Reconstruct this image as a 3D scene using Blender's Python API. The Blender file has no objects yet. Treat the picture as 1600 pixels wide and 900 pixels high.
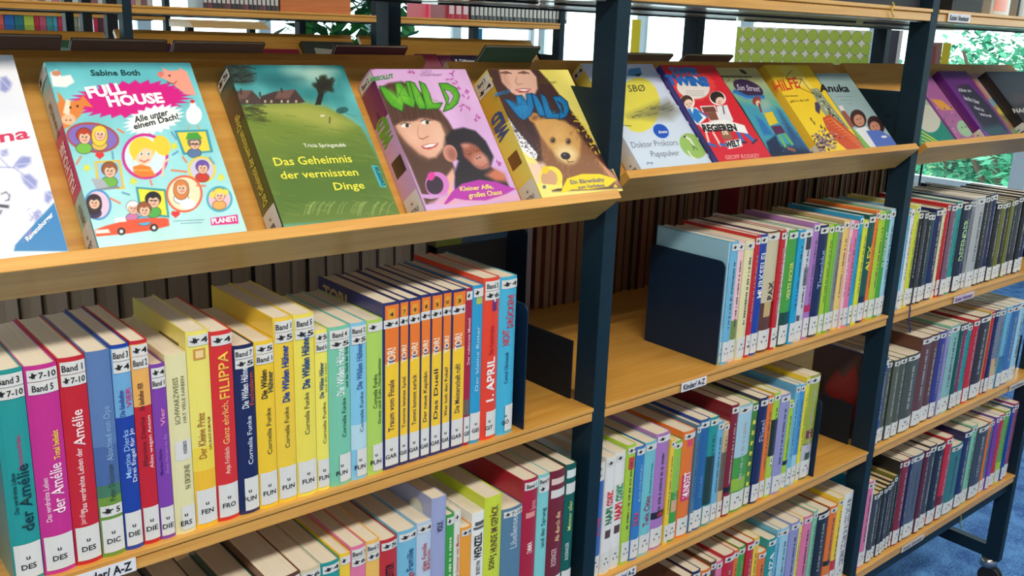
import bpy, math, random
import numpy as np
from mathutils import Matrix, Vector
random.seed(7)
SC = bpy.context.scene
COL = SC.collection
# ------------------------------------------------------------------ camera
CX, CY, CZ, FPX = -0.940918, -0.913171, 0.538012, 1473.362
RX, RY, RZ = 1.304299, 0.035725, -0.706631
def _rot():
    a, b, c = RX, RY, RZ
    rz = np.array([[math.cos(c), -math.sin(c), 0], [math.sin(c), math.cos(c), 0], [0, 0, 1]])
    rx = np.array([[1, 0, 0], [0, math.cos(a), -math.sin(a)], [0, math.sin(a), math.cos(a)]])
    ry = np.array([[math.cos(b), -math.sin(b), 0], [math.sin(b), math.cos(b), 0], [0, 0, 1]])
    return rz @ rx @ ry
RM = _rot()
CC = np.array([CX, CY, CZ])
def ray(u, v): return RM @ np.array([(u - 800) / FPX, -(v - 450) / FPX, -1.0])
def onY(u, v, Y):
    q = ray(u, v); return CC + q * (Y - CC[1]) / q[1]
def onX(u, v, X):
    q = ray(u, v); return CC + q * (X - CC[0]) / q[0]
def onZ(u, v, Z):
    q = ray(u, v); return CC + q * (Z - CC[2]) / q[2]
def on_plane(u, v, P, N):
    q = ray(u, v); return CC + q * (np.dot(np.array(P) - CC, N) / np.dot(q, N))
cam = bpy.data.cameras.new('camera'); camo = bpy.data.objects.new('camera', cam); COL.objects.link(camo)
cam.lens = FPX / 1600 * 36; cam.sensor_width = 36; cam.clip_start = .02; cam.clip_end = 200
mw = Matrix.Identity(4)
for i in range(3):
    for j in range(3): mw[i][j] = RM[i, j]
    mw[i][3] = CC[i]
camo.matrix_world = mw
SC.camera = camo
# ------------------------------------------------------------------ world, exposure, lamps' strength
wd = bpy.data.worlds.new('overcast_sky'); SC.world = wd; wd.use_nodes = True
wn = wd.node_tree.nodes; wn['Background'].inputs[0].default_value = (.86, .97, 1, 1)
wn['Background'].inputs[1].default_value = 4.2
SC.view_settings.view_transform = 'Standard'; SC.view_settings.look = 'None'
SC.view_settings.gamma = 1; SC.view_settings.exposure = 0.0; SC.view_settings.use_curve_mapping = False
LAMP_POWER = 50
FLOOR = -.97; CEIL = 1.85
W = .85; T = .0321

# ------------------------------------------------------------------ helpers
def lin(c):
    if isinstance(c, str):
        c = PAL[c]
    return tuple(((x / 255) / 12.92 if x / 255 <= .04045 else ((x / 255 + .055) / 1.055) ** 2.4) for x in c)
def empty(name, loc=(0, 0, 0), mat3=None, label=None, cat=None, group=None):
    o = bpy.data.objects.new(name, None); COL.objects.link(o)
    o.empty_display_size = .02
    if mat3 is None: o.location = loc
    else:
        m = Matrix.Identity(4)
        for i in range(3):
            for j in range(3): m[i][j] = mat3[j][i]
            m[i][3] = loc[i]
        o.matrix_world = m
    tag(o, label, cat, group); return o
LABELS = set()
def tag(o, label=None, cat=None, group=None, kind=None):
    if label:
        o['label'] = label
        LABELS.add(label)
    if cat: o['category'] = cat
    if group: o['group'] = group
    if kind: o['kind'] = kind
    return o
class MB:
    def __init__(s): s.v = []; s.f = []; s.c = []; s.sm = []
    def add(s, vs, fs, col=(1, 1, 1), smooth=False):
        b = len(s.v); s.v += [tuple(map(float, p)) for p in vs]; s.f += [tuple(i + b for i in f) for f in fs]
        s.c += [col] * len(vs) if not isinstance(col, list) else col
        s.sm += [smooth] * len(fs); return s
    def box(s, a, b, col=(1, 1, 1)):
        x0, y0, z0 = a; x1, y1, z1 = b
        return s.add([(x0, y0, z0), (x1, y0, z0), (x1, y1, z0), (x0, y1, z0), (x0, y0, z1), (x1, y0, z1), (x1, y1, z1), (x0, y1, z1)],
                     [(0, 3, 2, 1), (4, 5, 6, 7), (0, 1, 5, 4), (1, 2, 6, 5), (2, 3, 7, 6), (3, 0, 4, 7)], col)
    def prism(s, prof, x0, x1, col=(1, 1, 1)):     # profile in (y,z), swept along x
        n = len(prof)
        vs = [(x0, p[0], p[1]) for p in prof] + [(x1, p[0], p[1]) for p in prof]
        fs = [(i, (i + 1) % n, n + (i + 1) % n, n + i) for i in range(n)] + [tuple(range(n))[::-1], tuple(range(n, 2 * n))]
        return s.add(vs, fs, col)
    def prismz(s, prof, z0, z1, col=(1, 1, 1), smooth=False):  # profile in (x,y), swept along z
        n = len(prof)
        vs = [(p[0], p[1], z0) for p in prof] + [(p[0], p[1], z1) for p in prof]
        fs = [(i, (i + 1) % n, n + (i + 1) % n, n + i) for i in range(n)] + [tuple(range(n))[::-1], tuple(range(n, 2 * n))]
        return s.add(vs, fs, col)
    def cyl(s, p, q, r0, r1=None, n=12, col=(1, 1, 1), smooth=True):
        p = Vector(p); q = Vector(q); r1 = r0 if r1 is None else r1
        d = (q - p).normalized(); a = d.orthogonal().normalized(); b = d.cross(a)
        vs = []
        for k in range(n):
            t = 2 * math.pi * k / n; w = a * math.cos(t) + b * math.sin(t)
            vs.append(p + w * r0)
        for k in range(n):
            t = 2 * math.pi * k / n; w = a * math.cos(t) + b * math.sin(t)
            vs.append(q + w * r1)
        fs = [(k, (k + 1) % n, n + (k + 1) % n, n + k) for k in range(n)]
        s.add(vs, fs, col, smooth)
        s.f += [tuple(len(s.v) - 2 * n + k for k in range(n))[::-1], tuple(len(s.v) - n + k for k in range(n))]; s.sm += [False, False]
        return s
    def build(s, name, mat, parent=None, bevel=0, loc=None):
        me = bpy.data.meshes.new(name); me.from_pydata(s.v, [], s.f)
        me.polygons.foreach_set('use_smooth', s.sm)
        ca = me.color_attributes.new('Col', 'FLOAT_COLOR', 'POINT')
        arr = np.ones((len(s.v), 4), np.float32); arr[:, :3] = np.array(s.c, np.float32).reshape(-1, 3)
        ca.data.foreach_set('color', arr.ravel())
        me.materials.append(mat)
        o = bpy.data.objects.new(name, me); COL.objects.link(o)
        if parent: o.parent = parent
        if loc: o.location = loc
        if bevel:
            m = o.modifiers.new('soft_edge', 'BEVEL'); m.width = bevel; m.segments = 2; m.limit_method = 'ANGLE'
        return o
# ------------------------------------------------------------------ materials
def newmat(name):
    m = bpy.data.materials.new(name); m.use_nodes = True
    return m, m.node_tree.nodes, m.node_tree.links, m.node_tree.nodes['Principled BSDF']
def plain(name, col, rough=.5, metal=0, coat=0, noise=0, nscale=30, bump=0):
    m, n, l, b = newmat(name)
    c = lin(col); b.inputs['Base Color'].default_value = (*c, 1)
    b.inputs['Roughness'].default_value = rough; b.inputs['Specular IOR Level'].default_value = .3 if 'steel' in name else .5; b.inputs['Metallic'].default_value = metal; b.inputs['Coat Weight'].default_value = coat
    if noise or bump:
        tc = n.new('ShaderNodeTexCoord'); nz = n.new('ShaderNodeTexNoise'); nz.inputs['Scale'].default_value = nscale; nz.inputs['Detail'].default_value = 5
        l.new(tc.outputs['Object'], nz.inputs['Vector'])
        if noise:
            mx = n.new('ShaderNodeMix'); mx.data_type = 'RGBA'
            mx.inputs[6].default_value = (*[x * (1 - noise) for x in c], 1); mx.inputs[7].default_value = (*[min(1, x * (1 + noise)) for x in c], 1)
            l.new(nz.outputs['Fac'], mx.inputs[0]); l.new(mx.outputs[2], b.inputs['Base Color'])
        if bump:
            bp = n.new('ShaderNodeBump'); bp.inputs['Strength'].default_value = bump; bp.inputs['Distance'].default_value = .002
            l.new(nz.outputs['Fac'], bp.inputs['Height']); l.new(bp.outputs[0], b.inputs['Normal'])
    return m
def inkmat(name, rough, coat=0, bump=0, lines=None):
    m, n, l, b = newmat(name)
    at = n.new('ShaderNodeAttribute'); at.attribute_name = 'Col'
    l.new(at.outputs['Color'], b.inputs['Base Color'])
    b.inputs['Roughness'].default_value = rough; b.inputs['Coat Weight'].default_value = coat; b.inputs['Coat Roughness'].default_value = .12
    tc = n.new('ShaderNodeTexCoord')
    if bump:
        nz = n.new('ShaderNodeTexNoise'); nz.inputs['Scale'].default_value = 22; nz.inputs['Detail'].default_value = 2
        l.new(tc.outputs['Object'], nz.inputs['Vector'])
        bp = n.new('ShaderNodeBump'); bp.inputs['Strength'].default_value = bump; bp.inputs['Distance'].default_value = .003
        l.new(nz.outputs['Fac'], bp.inputs['Height']); l.new(bp.outputs[0], b.inputs['Normal'])
    if lines:
        mp = n.new('ShaderNodeMapping'); mp.inputs['Scale'].default_value = lines
        nz = n.new('ShaderNodeTexNoise'); nz.inputs['Scale'].default_value = 1; nz.inputs['Detail'].default_value = 3
        l.new(tc.outputs['Object'], mp.inputs[0]); l.new(mp.outputs[0], nz.inputs['Vector'])
        rp = n.new('ShaderNodeMapRange'); rp.inputs[1].default_value = .3; rp.inputs[2].default_value = .7; rp.inputs[3].default_value = .84; rp.inputs[4].default_value = 1.03
        l.new(nz.outputs['Fac'], rp.inputs[0])
        mx = n.new('ShaderNodeMix'); mx.data_type = 'RGBA'; mx.blend_type = 'MULTIPLY'; mx.inputs[0].default_value = 1
        l.new(at.outputs['Color'], mx.inputs[6]); l.new(rp.outputs[0], mx.inputs[7]); l.new(mx.outputs[2], b.inputs['Base Color'])
    return m
def woodmat(name, c1, c2, rough=.38, coat=.25, along='x'):
    m, n, l, b = newmat(name)
    tc = n.new('ShaderNodeTexCoord'); mp = n.new('ShaderNodeMapping'); mp.inputs['Scale'].default_value = (2.2, 40, 40) if along == 'x' else (40, 40, 2.2)
    l.new(tc.outputs['Object'], mp.inputs[0])
    nz = n.new('ShaderNodeTexNoise'); nz.inputs['Scale'].default_value = 2.2; nz.inputs['Detail'].default_value = 7; nz.inputs['Roughness'].default_value = .6; nz.inputs['Distortion'].default_value = .35
    l.new(mp.outputs[0], nz.inputs['Vector'])
    r = n.new('ShaderNodeValToRGB'); r.color_ramp.elements[0].position = .3; r.color_ramp.elements[1].position = .72
    r.color_ramp.elements[0].color = (*lin(c1), 1); r.color_ramp.elements[1].color = (*lin(c2), 1)
    l.new(nz.outputs['Fac'], r.inputs[0])
    n2 = n.new('ShaderNodeTexNoise'); n2.inputs['Scale'].default_value = 5; n2.inputs['Detail'].default_value = 2; l.new(tc.outputs['Object'], n2.inputs['Vector'])
    mr = n.new('ShaderNodeMapRange'); mr.inputs[3].default_value = .86; mr.inputs[4].default_value = 1.1; l.new(n2.outputs['Fac'], mr.inputs[0])
    mx = n.new('ShaderNodeMix'); mx.data_type = 'RGBA'; mx.blend_type = 'MULTIPLY'; mx.inputs[0].default_value = 1
    l.new(r.outputs[0], mx.inputs[6]); l.new(mr.outputs[0], mx.inputs[7]); l.new(mx.outputs[2], b.inputs['Base Color'])
    b.inputs['Roughness'].default_value = rough; b.inputs['Coat Weight'].default_value = coat; b.inputs['Coat Roughness'].default_value = .25
    return m
M_wood = woodmat('beech_wood', (204, 142, 56), (226, 172, 84))
M_woodedge = woodmat('beech_edge', (196, 146, 72), (216, 168, 92))
M_under = plain('shelf_underside_laminate', (150, 142, 128), .3, coat=.25, noise=.06, nscale=8)
M_steel = plain('blue_green_painted_steel', (9, 38, 52), .55, noise=.18, nscale=60, bump=.08)
M_steeldark = plain('dark_painted_steel', (12, 21, 30), .55, noise=.15, nscale=70)
M_bookend = plain('navy_bookend_steel', (16, 38, 62), .4, noise=.1, nscale=40)
M_ink = inkmat('foil_wrapped_print', .34, .35, .12)
M_matte = inkmat('matte_print', .55)
M_flat = inkmat('sticker_paper', .5)
M_pages = inkmat('page_edges', .8, lines=(900, 6, 6))
M_coat = inkmat('satin_paint', .4)
M_chrome = plain('caster_metal', (170, 172, 175), .3, metal=.9)
M_rubber = plain('caster_rubber', (22, 22, 24), .7)

# ------------------------------------------------------------------ text as flat print
_tc = {}
def glyphs(s, bold=0):
    k = (s, bold)
    if k not in _tc:
        c = bpy.data.curves.new('t', 'FONT'); c.body = s; c.resolution_u = 2; c.offset = bold
        o = bpy.data.objects.new('t', c); me = o.to_mesh()
        v = np.array([p.co[:2] for p in me.vertices] or [(0, 0)]); f = [tuple(p.vertices) for p in me.polygons]
        o.to_mesh_clear(); bpy.data.objects.remove(o); bpy.data.curves.remove(c)
        v = v - np.array([v[:, 0].min(), 0])
        _tc[k] = (v, f, max(1e-3, v[:, 0].max()))
    return _tc[k]
CAPH = .70
BIRD = [(0, .5), (.16, .4), (.3, .5), (.34, .72), (.28, .95), (.46, .78), (.56, .92), (.6, .72), (.74, .64), (.88, .72), (1, .6), (.86, .54), (.74, .42), (.66, .26), (.8, .12), (.54, .22), (.4, .08), (.38, .28), (.2, .2), (.26, .36), (.12, .34)]

# ------------------------------------------------------------------ book builder
def arc(x, t, bul): return -bul * (1 - (2 * x / t - 1) ** 2)
def strip(m, t, bul, x0, x1, z0, z1, col, eps=.0003, n=5):
    vs = []; fs = []
    for i in range(n + 1):
        x = x0 + (x1 - x0) * i / n; y = arc(x, t, bul) - eps
        vs += [(x, y, z0), (x, y, z1)]
    for i in range(n): fs.append((2 * i, 2 * i + 2, 2 * i + 3, 2 * i + 1))
    m.add(vs, fs, col)
def uptext(m, t, bul, s, z0, z1, xc, hf, col, bold=.01, eps=.0006, down=False):
    v, f, w = glyphs(s, bold)
    hgt = hf * t / CAPH
    sc = (z1 - z0) / w
    zz = z0 + v[:, 0] * sc; xx = xc * t + hf * t / 2 - v[:, 1] * hgt
    if down: zz = z1 - v[:, 0] * sc; xx = xc * t - hf * t / 2 + v[:, 1] * hgt
    xx = np.clip(xx, .0004, t - .0004); eps += bul * hf * hf * .8
    m.add([(x, arc(x, t, bul) - eps, z) for x, z in zip(xx, zz)], f, lin(col))
def crosstext(m, t, bul, s, x0, x1, z0, hgt, col, bold=.02, eps=.0007):
    v, f, w = glyphs(s, bold); sx = (x1 - x0) / w; sz = hgt / CAPH
    m.add([(x0 + p[0] * sx, arc(x0 + p[0] * sx, t, bul) - eps, z0 + p[1] * sz) for p in v], f, lin(col))
def poly2(m, pts, col, fn):
    m.add([fn(p) for p in pts], [tuple(range(len(pts)))], col)
WHITE = (220, 220, 216); INK = (28, 28, 32)
def fit(t, s, hgt):     # natural width of s at cap height hgt, centred on a spine of width t
    w = glyphs(s, .02)[2] * hgt / CAPH; w = min(w, t * .82); return (t - w) / 2, (t + w) / 2
def bird(m, t, bul, x0, x1, z0, z1, eps=.0007, col=INK):
    pts = [(x0 + (x1 - x0) * a, z0 + (z1 - z0) * b) for a, b in BIRD]
    cx = sum(p[0] for p in pts) / len(pts); cz = sum(p[1] for p in pts) / len(pts)
    vs = [(p[0], arc(p[0], t, bul) - eps, p[1]) for p in pts] + [(cx, arc(cx, t, bul) - eps, cz)]
    n = len(pts); m.add(vs, [(i, (i + 1) % n, n) for i in range(n)], lin(col))
def shell(t, h, d, col, bul, cut=.0013, boards=None):
    m = MB(); n = 6
    outer = [(0, d)] + [(t * i / n, arc(t * i / n, t, bul)) for i in range(n + 1)] + [(t, d)]
    ti = t - 2 * cut
    inner = [(t - cut, d)] + [(cut + ti * (n - i) / n, cut + arc(cut + ti * (n - i) / n, t, bul) * .9) for i in range(n + 1)] + [(cut, d)]
    P = outer + inner; N = len(outer)
    vs = [(p[0], p[1], 0) for p in P] + [(p[0], p[1], h) for p in P]; Q = len(P)
    fs = [(i, (i + 1) % Q, Q + (i + 1) % Q, Q + i) for i in range(Q)]
    for i in range(N - 1):
        fs.append((i, Q - 1 - i, Q - 2 - i, i + 1)); fs.append((Q + i, Q + i + 1, Q + Q - 2 - i, Q + Q - 1 - i))
    m.add(vs, fs, col); return m
def book(label, t, h, d, col, loc, mat3=None, group='', texts=(), bands=(), stick=(), call=None, pages=(228, 217, 196), bul=None,
         marks=None, matte=False, cat='book', birdlow=None, callw=(.06, .97), patches=(), callh=.19, lean=0, extra=None, oname='book'):
    b = empty(oname, loc, mat3, label, cat, group)
    if lean: b.rotation_euler = (0, lean, 0)
    bul = min(.12 * t, .0035) if bul is None else bul
    c = lin(col)
    cut = min(.0013, t * .1)
    sm = shell(t, h, d, c, bul, cut)
    cov = sm.build('cover', M_matte if matte else M_ink, b)
    pg = MB(); n = 4; x0, x1 = cut + .0002, t - cut - .0002; pm = .0009
    prof = [(x0 + (x1 - x0) * i / n, cut + .0008 + arc(x0 + (x1 - x0) * i / n, t, bul) * .85) for i in range(n + 1)] + [(x1, d - .003), ((x0 + x1) / 2, d - .006), (x0, d - .003)]
    pg.prismz(prof, pm, h - pm, lin(pages)); pg.build('page_block', M_pages, b)
    if bands or patches:
        m = MB()
        for k, (z0, z1, cc) in enumerate(bands): strip(m, t, bul, .0001, t - .0001, z0 * h, z1 * h, lin(cc), .0002 + k * .00003)
        for k, (xa, xb, z0, z1, cc) in enumerate(patches): strip(m, t, bul, xa * t, xb * t, z0 * h, z1 * h, lin(cc), .0004 + k * .00003)
        m.build('spine_print', M_ink, b)
    if texts or marks:
        m = MB()
        for tx in texts: uptext(m, t, bul, *tx)
        if marks:
            cc, z0, z1, xc, hf = marks; z = z0; r = random.Random(hash(label) & 0xffff)
            r = random.Random(sum(map(ord, label)))
            while z < z1 - .01:
                w = r.uniform(.006, .02); hh = hf * r.uniform(.6, 1)
                strip(m, t, bul, (xc - hh / 2) * t, (xc + hh / 2) * t, z * h, min(z1, z + w) * h, lin(cc), .0006, 1)
                z += w + r.choice((.005, .006, .02))
        m.build('spine_title', M_ink, b)
    zt = h * (1 - .018)
    for s in stick:
        kind, s = s[0], s[1:]
        st = MB(); sh = (.0125 if kind == 'B' else .0115) * (h / .22)
        strip(st, t, bul, .07 * t, .985 * t, zt - sh, zt, lin(WHITE), .0009)
        so = st.build('picture_sticker' if kind == 'b' else 'volume_sticker', M_flat, b)
        lt = MB()
        if kind == 'B':
            wi = min(t * .8, .019); crosstext(lt, t, bul, s, (t - wi) / 2, (t + wi) / 2, zt - sh * .76, sh * .5, INK, eps=.0012)
        else:
            wn_ = .3 if len(s) < 3 else .5
            bird(lt, t, bul, .12 * t, (.86 - wn_) * t, zt - sh * .85, zt - sh * .12, eps=.0012)
            if s: crosstext(lt, t, bul, s, (.9 - wn_) * t, .94 * t, zt - sh * .75, sh * .5, INK, eps=.0012)
        lt.build('lettering', M_flat, so)
        zt -= sh + .0006
    if birdlow:
        st = MB(); zb = h * .205; strip(st, t, bul, .05 * t, .98 * t, zb, zb + .012, lin(WHITE), .0009); so = st.build('picture_sticker', M_flat, b)
        lt = MB(); bird(lt, t, bul, .1 * t, .6 * t, zb + .002, zb + .0105, eps=.0012); crosstext(lt, t, bul, birdlow, .7 * t, .88 * t, zb + .003, .006, INK, eps=.0012); lt.build('lettering', M_flat, so)
    if call:
        st = MB(); strip(st, t, bul, callw[0] * t, callw[1] * t, .022 * h, callh * h, lin(WHITE), .0009)
        so = st.build('call_sticker', M_flat, b)
        lt = MB(); zc = (.022 + callh) / 2 * h
        if call == '-':
            for q in range(2): strip(lt, t, bul, .38 * t if q == 0 else .28 * t, .55 * t if q == 0 else .72 * t, zc + (.004, -.005)[q], zc + (.007, -.001)[q], lin((90, 90, 92)), .0012, 1)
        else:
            a, e = fit(t, call, .0058); crosstext(lt, t, bul, call, a, e, zc - .0085, .0055, INK, eps=.0012)
            crosstext(lt, t, bul, 'u', t * .5 - .0018, t * .5 + .0018, zc + .002, .0046 , INK, eps=.0012)
        lt.build('lettering', M_flat, so)
    if extra: extra(b, t, h, d)
    return b
# ------------------------------------------------------------------ room
def wallpart(name, a, b, mat): return tag(MB().box(a, b).build(name, mat), kind='structure')
M_wall = plain('painted_wall', (226, 222, 212), .8, noise=.03)
M_ceil = plain('ceiling_paint', (232, 232, 228), .85)
M_frame = plain('white_window_frame', (232, 236, 238), .45)
M_carpet, n_, l_, b_ = newmat('blue_carpet')
tc = n_.new('ShaderNodeTexCoord'); nz = n_.new('ShaderNodeTexNoise'); nz.inputs['Scale'].default_value = 160; nz.inputs['Detail'].default_value = 4
n2 = n_.new('ShaderNodeTexNoise'); n2.inputs['Scale'].default_value = 14; n2.inputs['Detail'].default_value = 4
l_.new(tc.outputs['Object'], nz.inputs['Vector']); l_.new(tc.outputs['Object'], n2.inputs['Vector'])
ad = n_.new('ShaderNodeMath'); ad.operation = 'ADD'; l_.new(nz.outputs['Fac'], ad.inputs[0]); l_.new(n2.outputs['Fac'], ad.inputs[1])
rp = n_.new('ShaderNodeValToRGB'); rp.color_ramp.elements[0].position = .75; rp.color_ramp.elements[1].position = 1.25
ad2 = n_.new('ShaderNodeMath'); ad2.operation = 'MULTIPLY'; ad2.inputs[1].default_value = 1; l_.new(ad.outputs[0], ad2.inputs[0])
mrn = n_.new('ShaderNodeMapRange'); mrn.inputs[1].default_value = .8; mrn.inputs[2].default_value = 1.2; l_.new(ad2.outputs[0], mrn.inputs[0])
rp.color_ramp.elements[0].position = 0; rp.color_ramp.elements[1].position = 1
rp.color_ramp.elements[0].color = (*lin((38, 84, 150)), 1); rp.color_ramp.elements[1].color = (*lin((92, 146, 206)), 1)
l_.new(mrn.outputs[0], rp.inputs[0]); l_.new(rp.outputs[0], b_.inputs['Base Color']); b_.inputs['Roughness'].default_value = .95
bp = n_.new('ShaderNodeBump'); bp.inputs['Strength'].default_value = .5; bp.inputs['Distance'].default_value = .004; l_.new(nz.outputs['Fac'], bp.inputs['Height']); l_.new(bp.outputs[0], b_.inputs['Normal'])
M_glass = bpy.data.materials.new('window_glass'); M_glass.use_nodes = True
gn = M_glass.node_tree.nodes; gl = M_glass.node_tree.links; gn.clear()
out = gn.new('ShaderNodeOutputMaterial'); mixs = gn.new('ShaderNodeMixShader'); tr = gn.new('ShaderNodeBsdfTransparent'); gs = gn.new('ShaderNodeBsdfGlossy'); fr = gn.new('ShaderNodeFresnel')
tr.inputs[0].default_value = (.9, .97, .96, 1); gs.inputs['Roughness'].default_value = .02; fr.inputs[0].default_value = 1.3
gl.new(fr.outputs[0], mixs.inputs[0]); gl.new(tr.outputs[0], mixs.inputs[1]); gl.new(gs.outputs[0], mixs.inputs[2]); gl.new(mixs.outputs[0], out.inputs[0])
XL, XR, YF, YB = -4.5, 6.2, -3.6, 7.2
wallpart('floor', (XL, YF, FLOOR - .1), (XR, YB, FLOOR), M_carpet)
wallpart('ceiling', (XL, YF, CEIL), (XR, YB, CEIL + .1), M_ceil)
wallpart('wall_left', (XL - .1, YF, FLOOR), (XL, YB, CEIL), M_wall)
wallpart('wall_front', (XL, YF - .1, FLOOR), (XR, YF, CEIL), M_wall)
SILL, HEAD = -.5, 1.55
wallpart('wall_back', (XL, YB, FLOOR), (XR, YB + .15, SILL), M_wall)
wallpart('wall_back_lintel', (XL, YB, HEAD), (XR, YB + .15, CEIL), M_wall)
wallpart('wall_right', (XR, YF, FLOOR), (XR + .15, YB + .15, SILL), M_wall)
wallpart('wall_right_lintel', (XR, YF, HEAD), (XR + .15, YB + .15, CEIL), M_wall)
def window(n, p, q, horiz):
    """frame bars and pane between p and q along one wall"""
    w = empty('window_%d' % n, (p[0], p[1], SILL)); tag(w, kind='structure')
    L = q - (p[0] if horiz else p[1]); f = .055
    def bx(a0, a1, z0, z1, y0, y1, mat, name):
        if horiz: m = MB().box((a0, y0, z0), (a1, y1, z1))
        else: m = MB().box((y0, a0, z0), (y1, a1, z1))
        return m.build(name, mat, w)
    H = HEAD - SILL
    bx(0, f, 0, H, .02, .1, M_frame, 'window_frame'); bx(L - f, L, 0, H, .02, .1, M_frame, 'window_frame')
    bx(f, L - f, 0, f, .02, .1, M_frame, 'window_frame'); bx(f, L - f, H - f, H, .02, .1, M_frame, 'window_frame')
    bx(f, L - f, f, H - f, .055, .06, M_glass, 'window_pane')
    return w
k = 1
xs = np.arange(XL, XR + .01, 1.07)
for i in range(len(xs) - 1): window(k, (xs[i], YB), xs[i + 1], True); k += 1
y = YB - .02; edges = [y]
e_ = onX(1588, 275, XR)[1]
ys = [YF + .02]
yy = e_
while yy > YF + .9: yy -= 1.25
ys = [YF + .02]
yy += 1.25 if yy < YF + .5 else 0
while yy < YB - .5: ys.append(yy); yy += 1.25
ys.append(YB - .02)
for i in range(len(ys) - 1): window(k, (XR, ys[i]), ys[i + 1], False); k += 1

# ceiling lamps
def lamp(x, y, L, lab, P):
    o = empty('ceiling_lamp', (x, y, CEIL), None, lab, 'lamp', 'ceiling lamps')
    MB().box((-L / 2, -.16, -.06), (L / 2, .16, 0)).build('housing', M_frame, o)
    md, n, l, b = newmat('lamp_diffuser'); b.inputs['Emission Color'].default_value = (1, .96, .88, 1); b.inputs['Emission Strength'].default_value = 4
    MB().box((-L / 2 + .02, -.14, -.066), (L / 2 - .02, .14, -.0605)).build('diffuser', md, o)
    ld = bpy.data.lights.new('tube_light', 'AREA'); ld.shape = 'RECTANGLE'; ld.size = L - .1; ld.size_y = .26; ld.energy = P; ld.color = (1, .91, .78)
    lo = bpy.data.objects.new('tube_light', ld); COL.objects.link(lo); lo.parent = o; lo.location = (0, 0, -.075)
lamp(-1.3, -1.35, 2.6, 'long ceiling lamp over the near aisle, its left half', LAMP_POWER * 1.2)
lamp(1.7, -1.35, 2.6, 'long ceiling lamp over the near aisle, its right half', LAMP_POWER * .6)
lamp(-1.3, 1.25, 2.6, 'long ceiling lamp over the aisle behind the first bookshelf, left', LAMP_POWER * .16)
lamp(2.0, 1.25, 2.6, 'long ceiling lamp over the aisle behind the first bookshelf, right', LAMP_POWER * .16)
lamp(-1.3, 3.3, 2.6, 'long ceiling lamp above the second aisle, far left', LAMP_POWER * .16)

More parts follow.
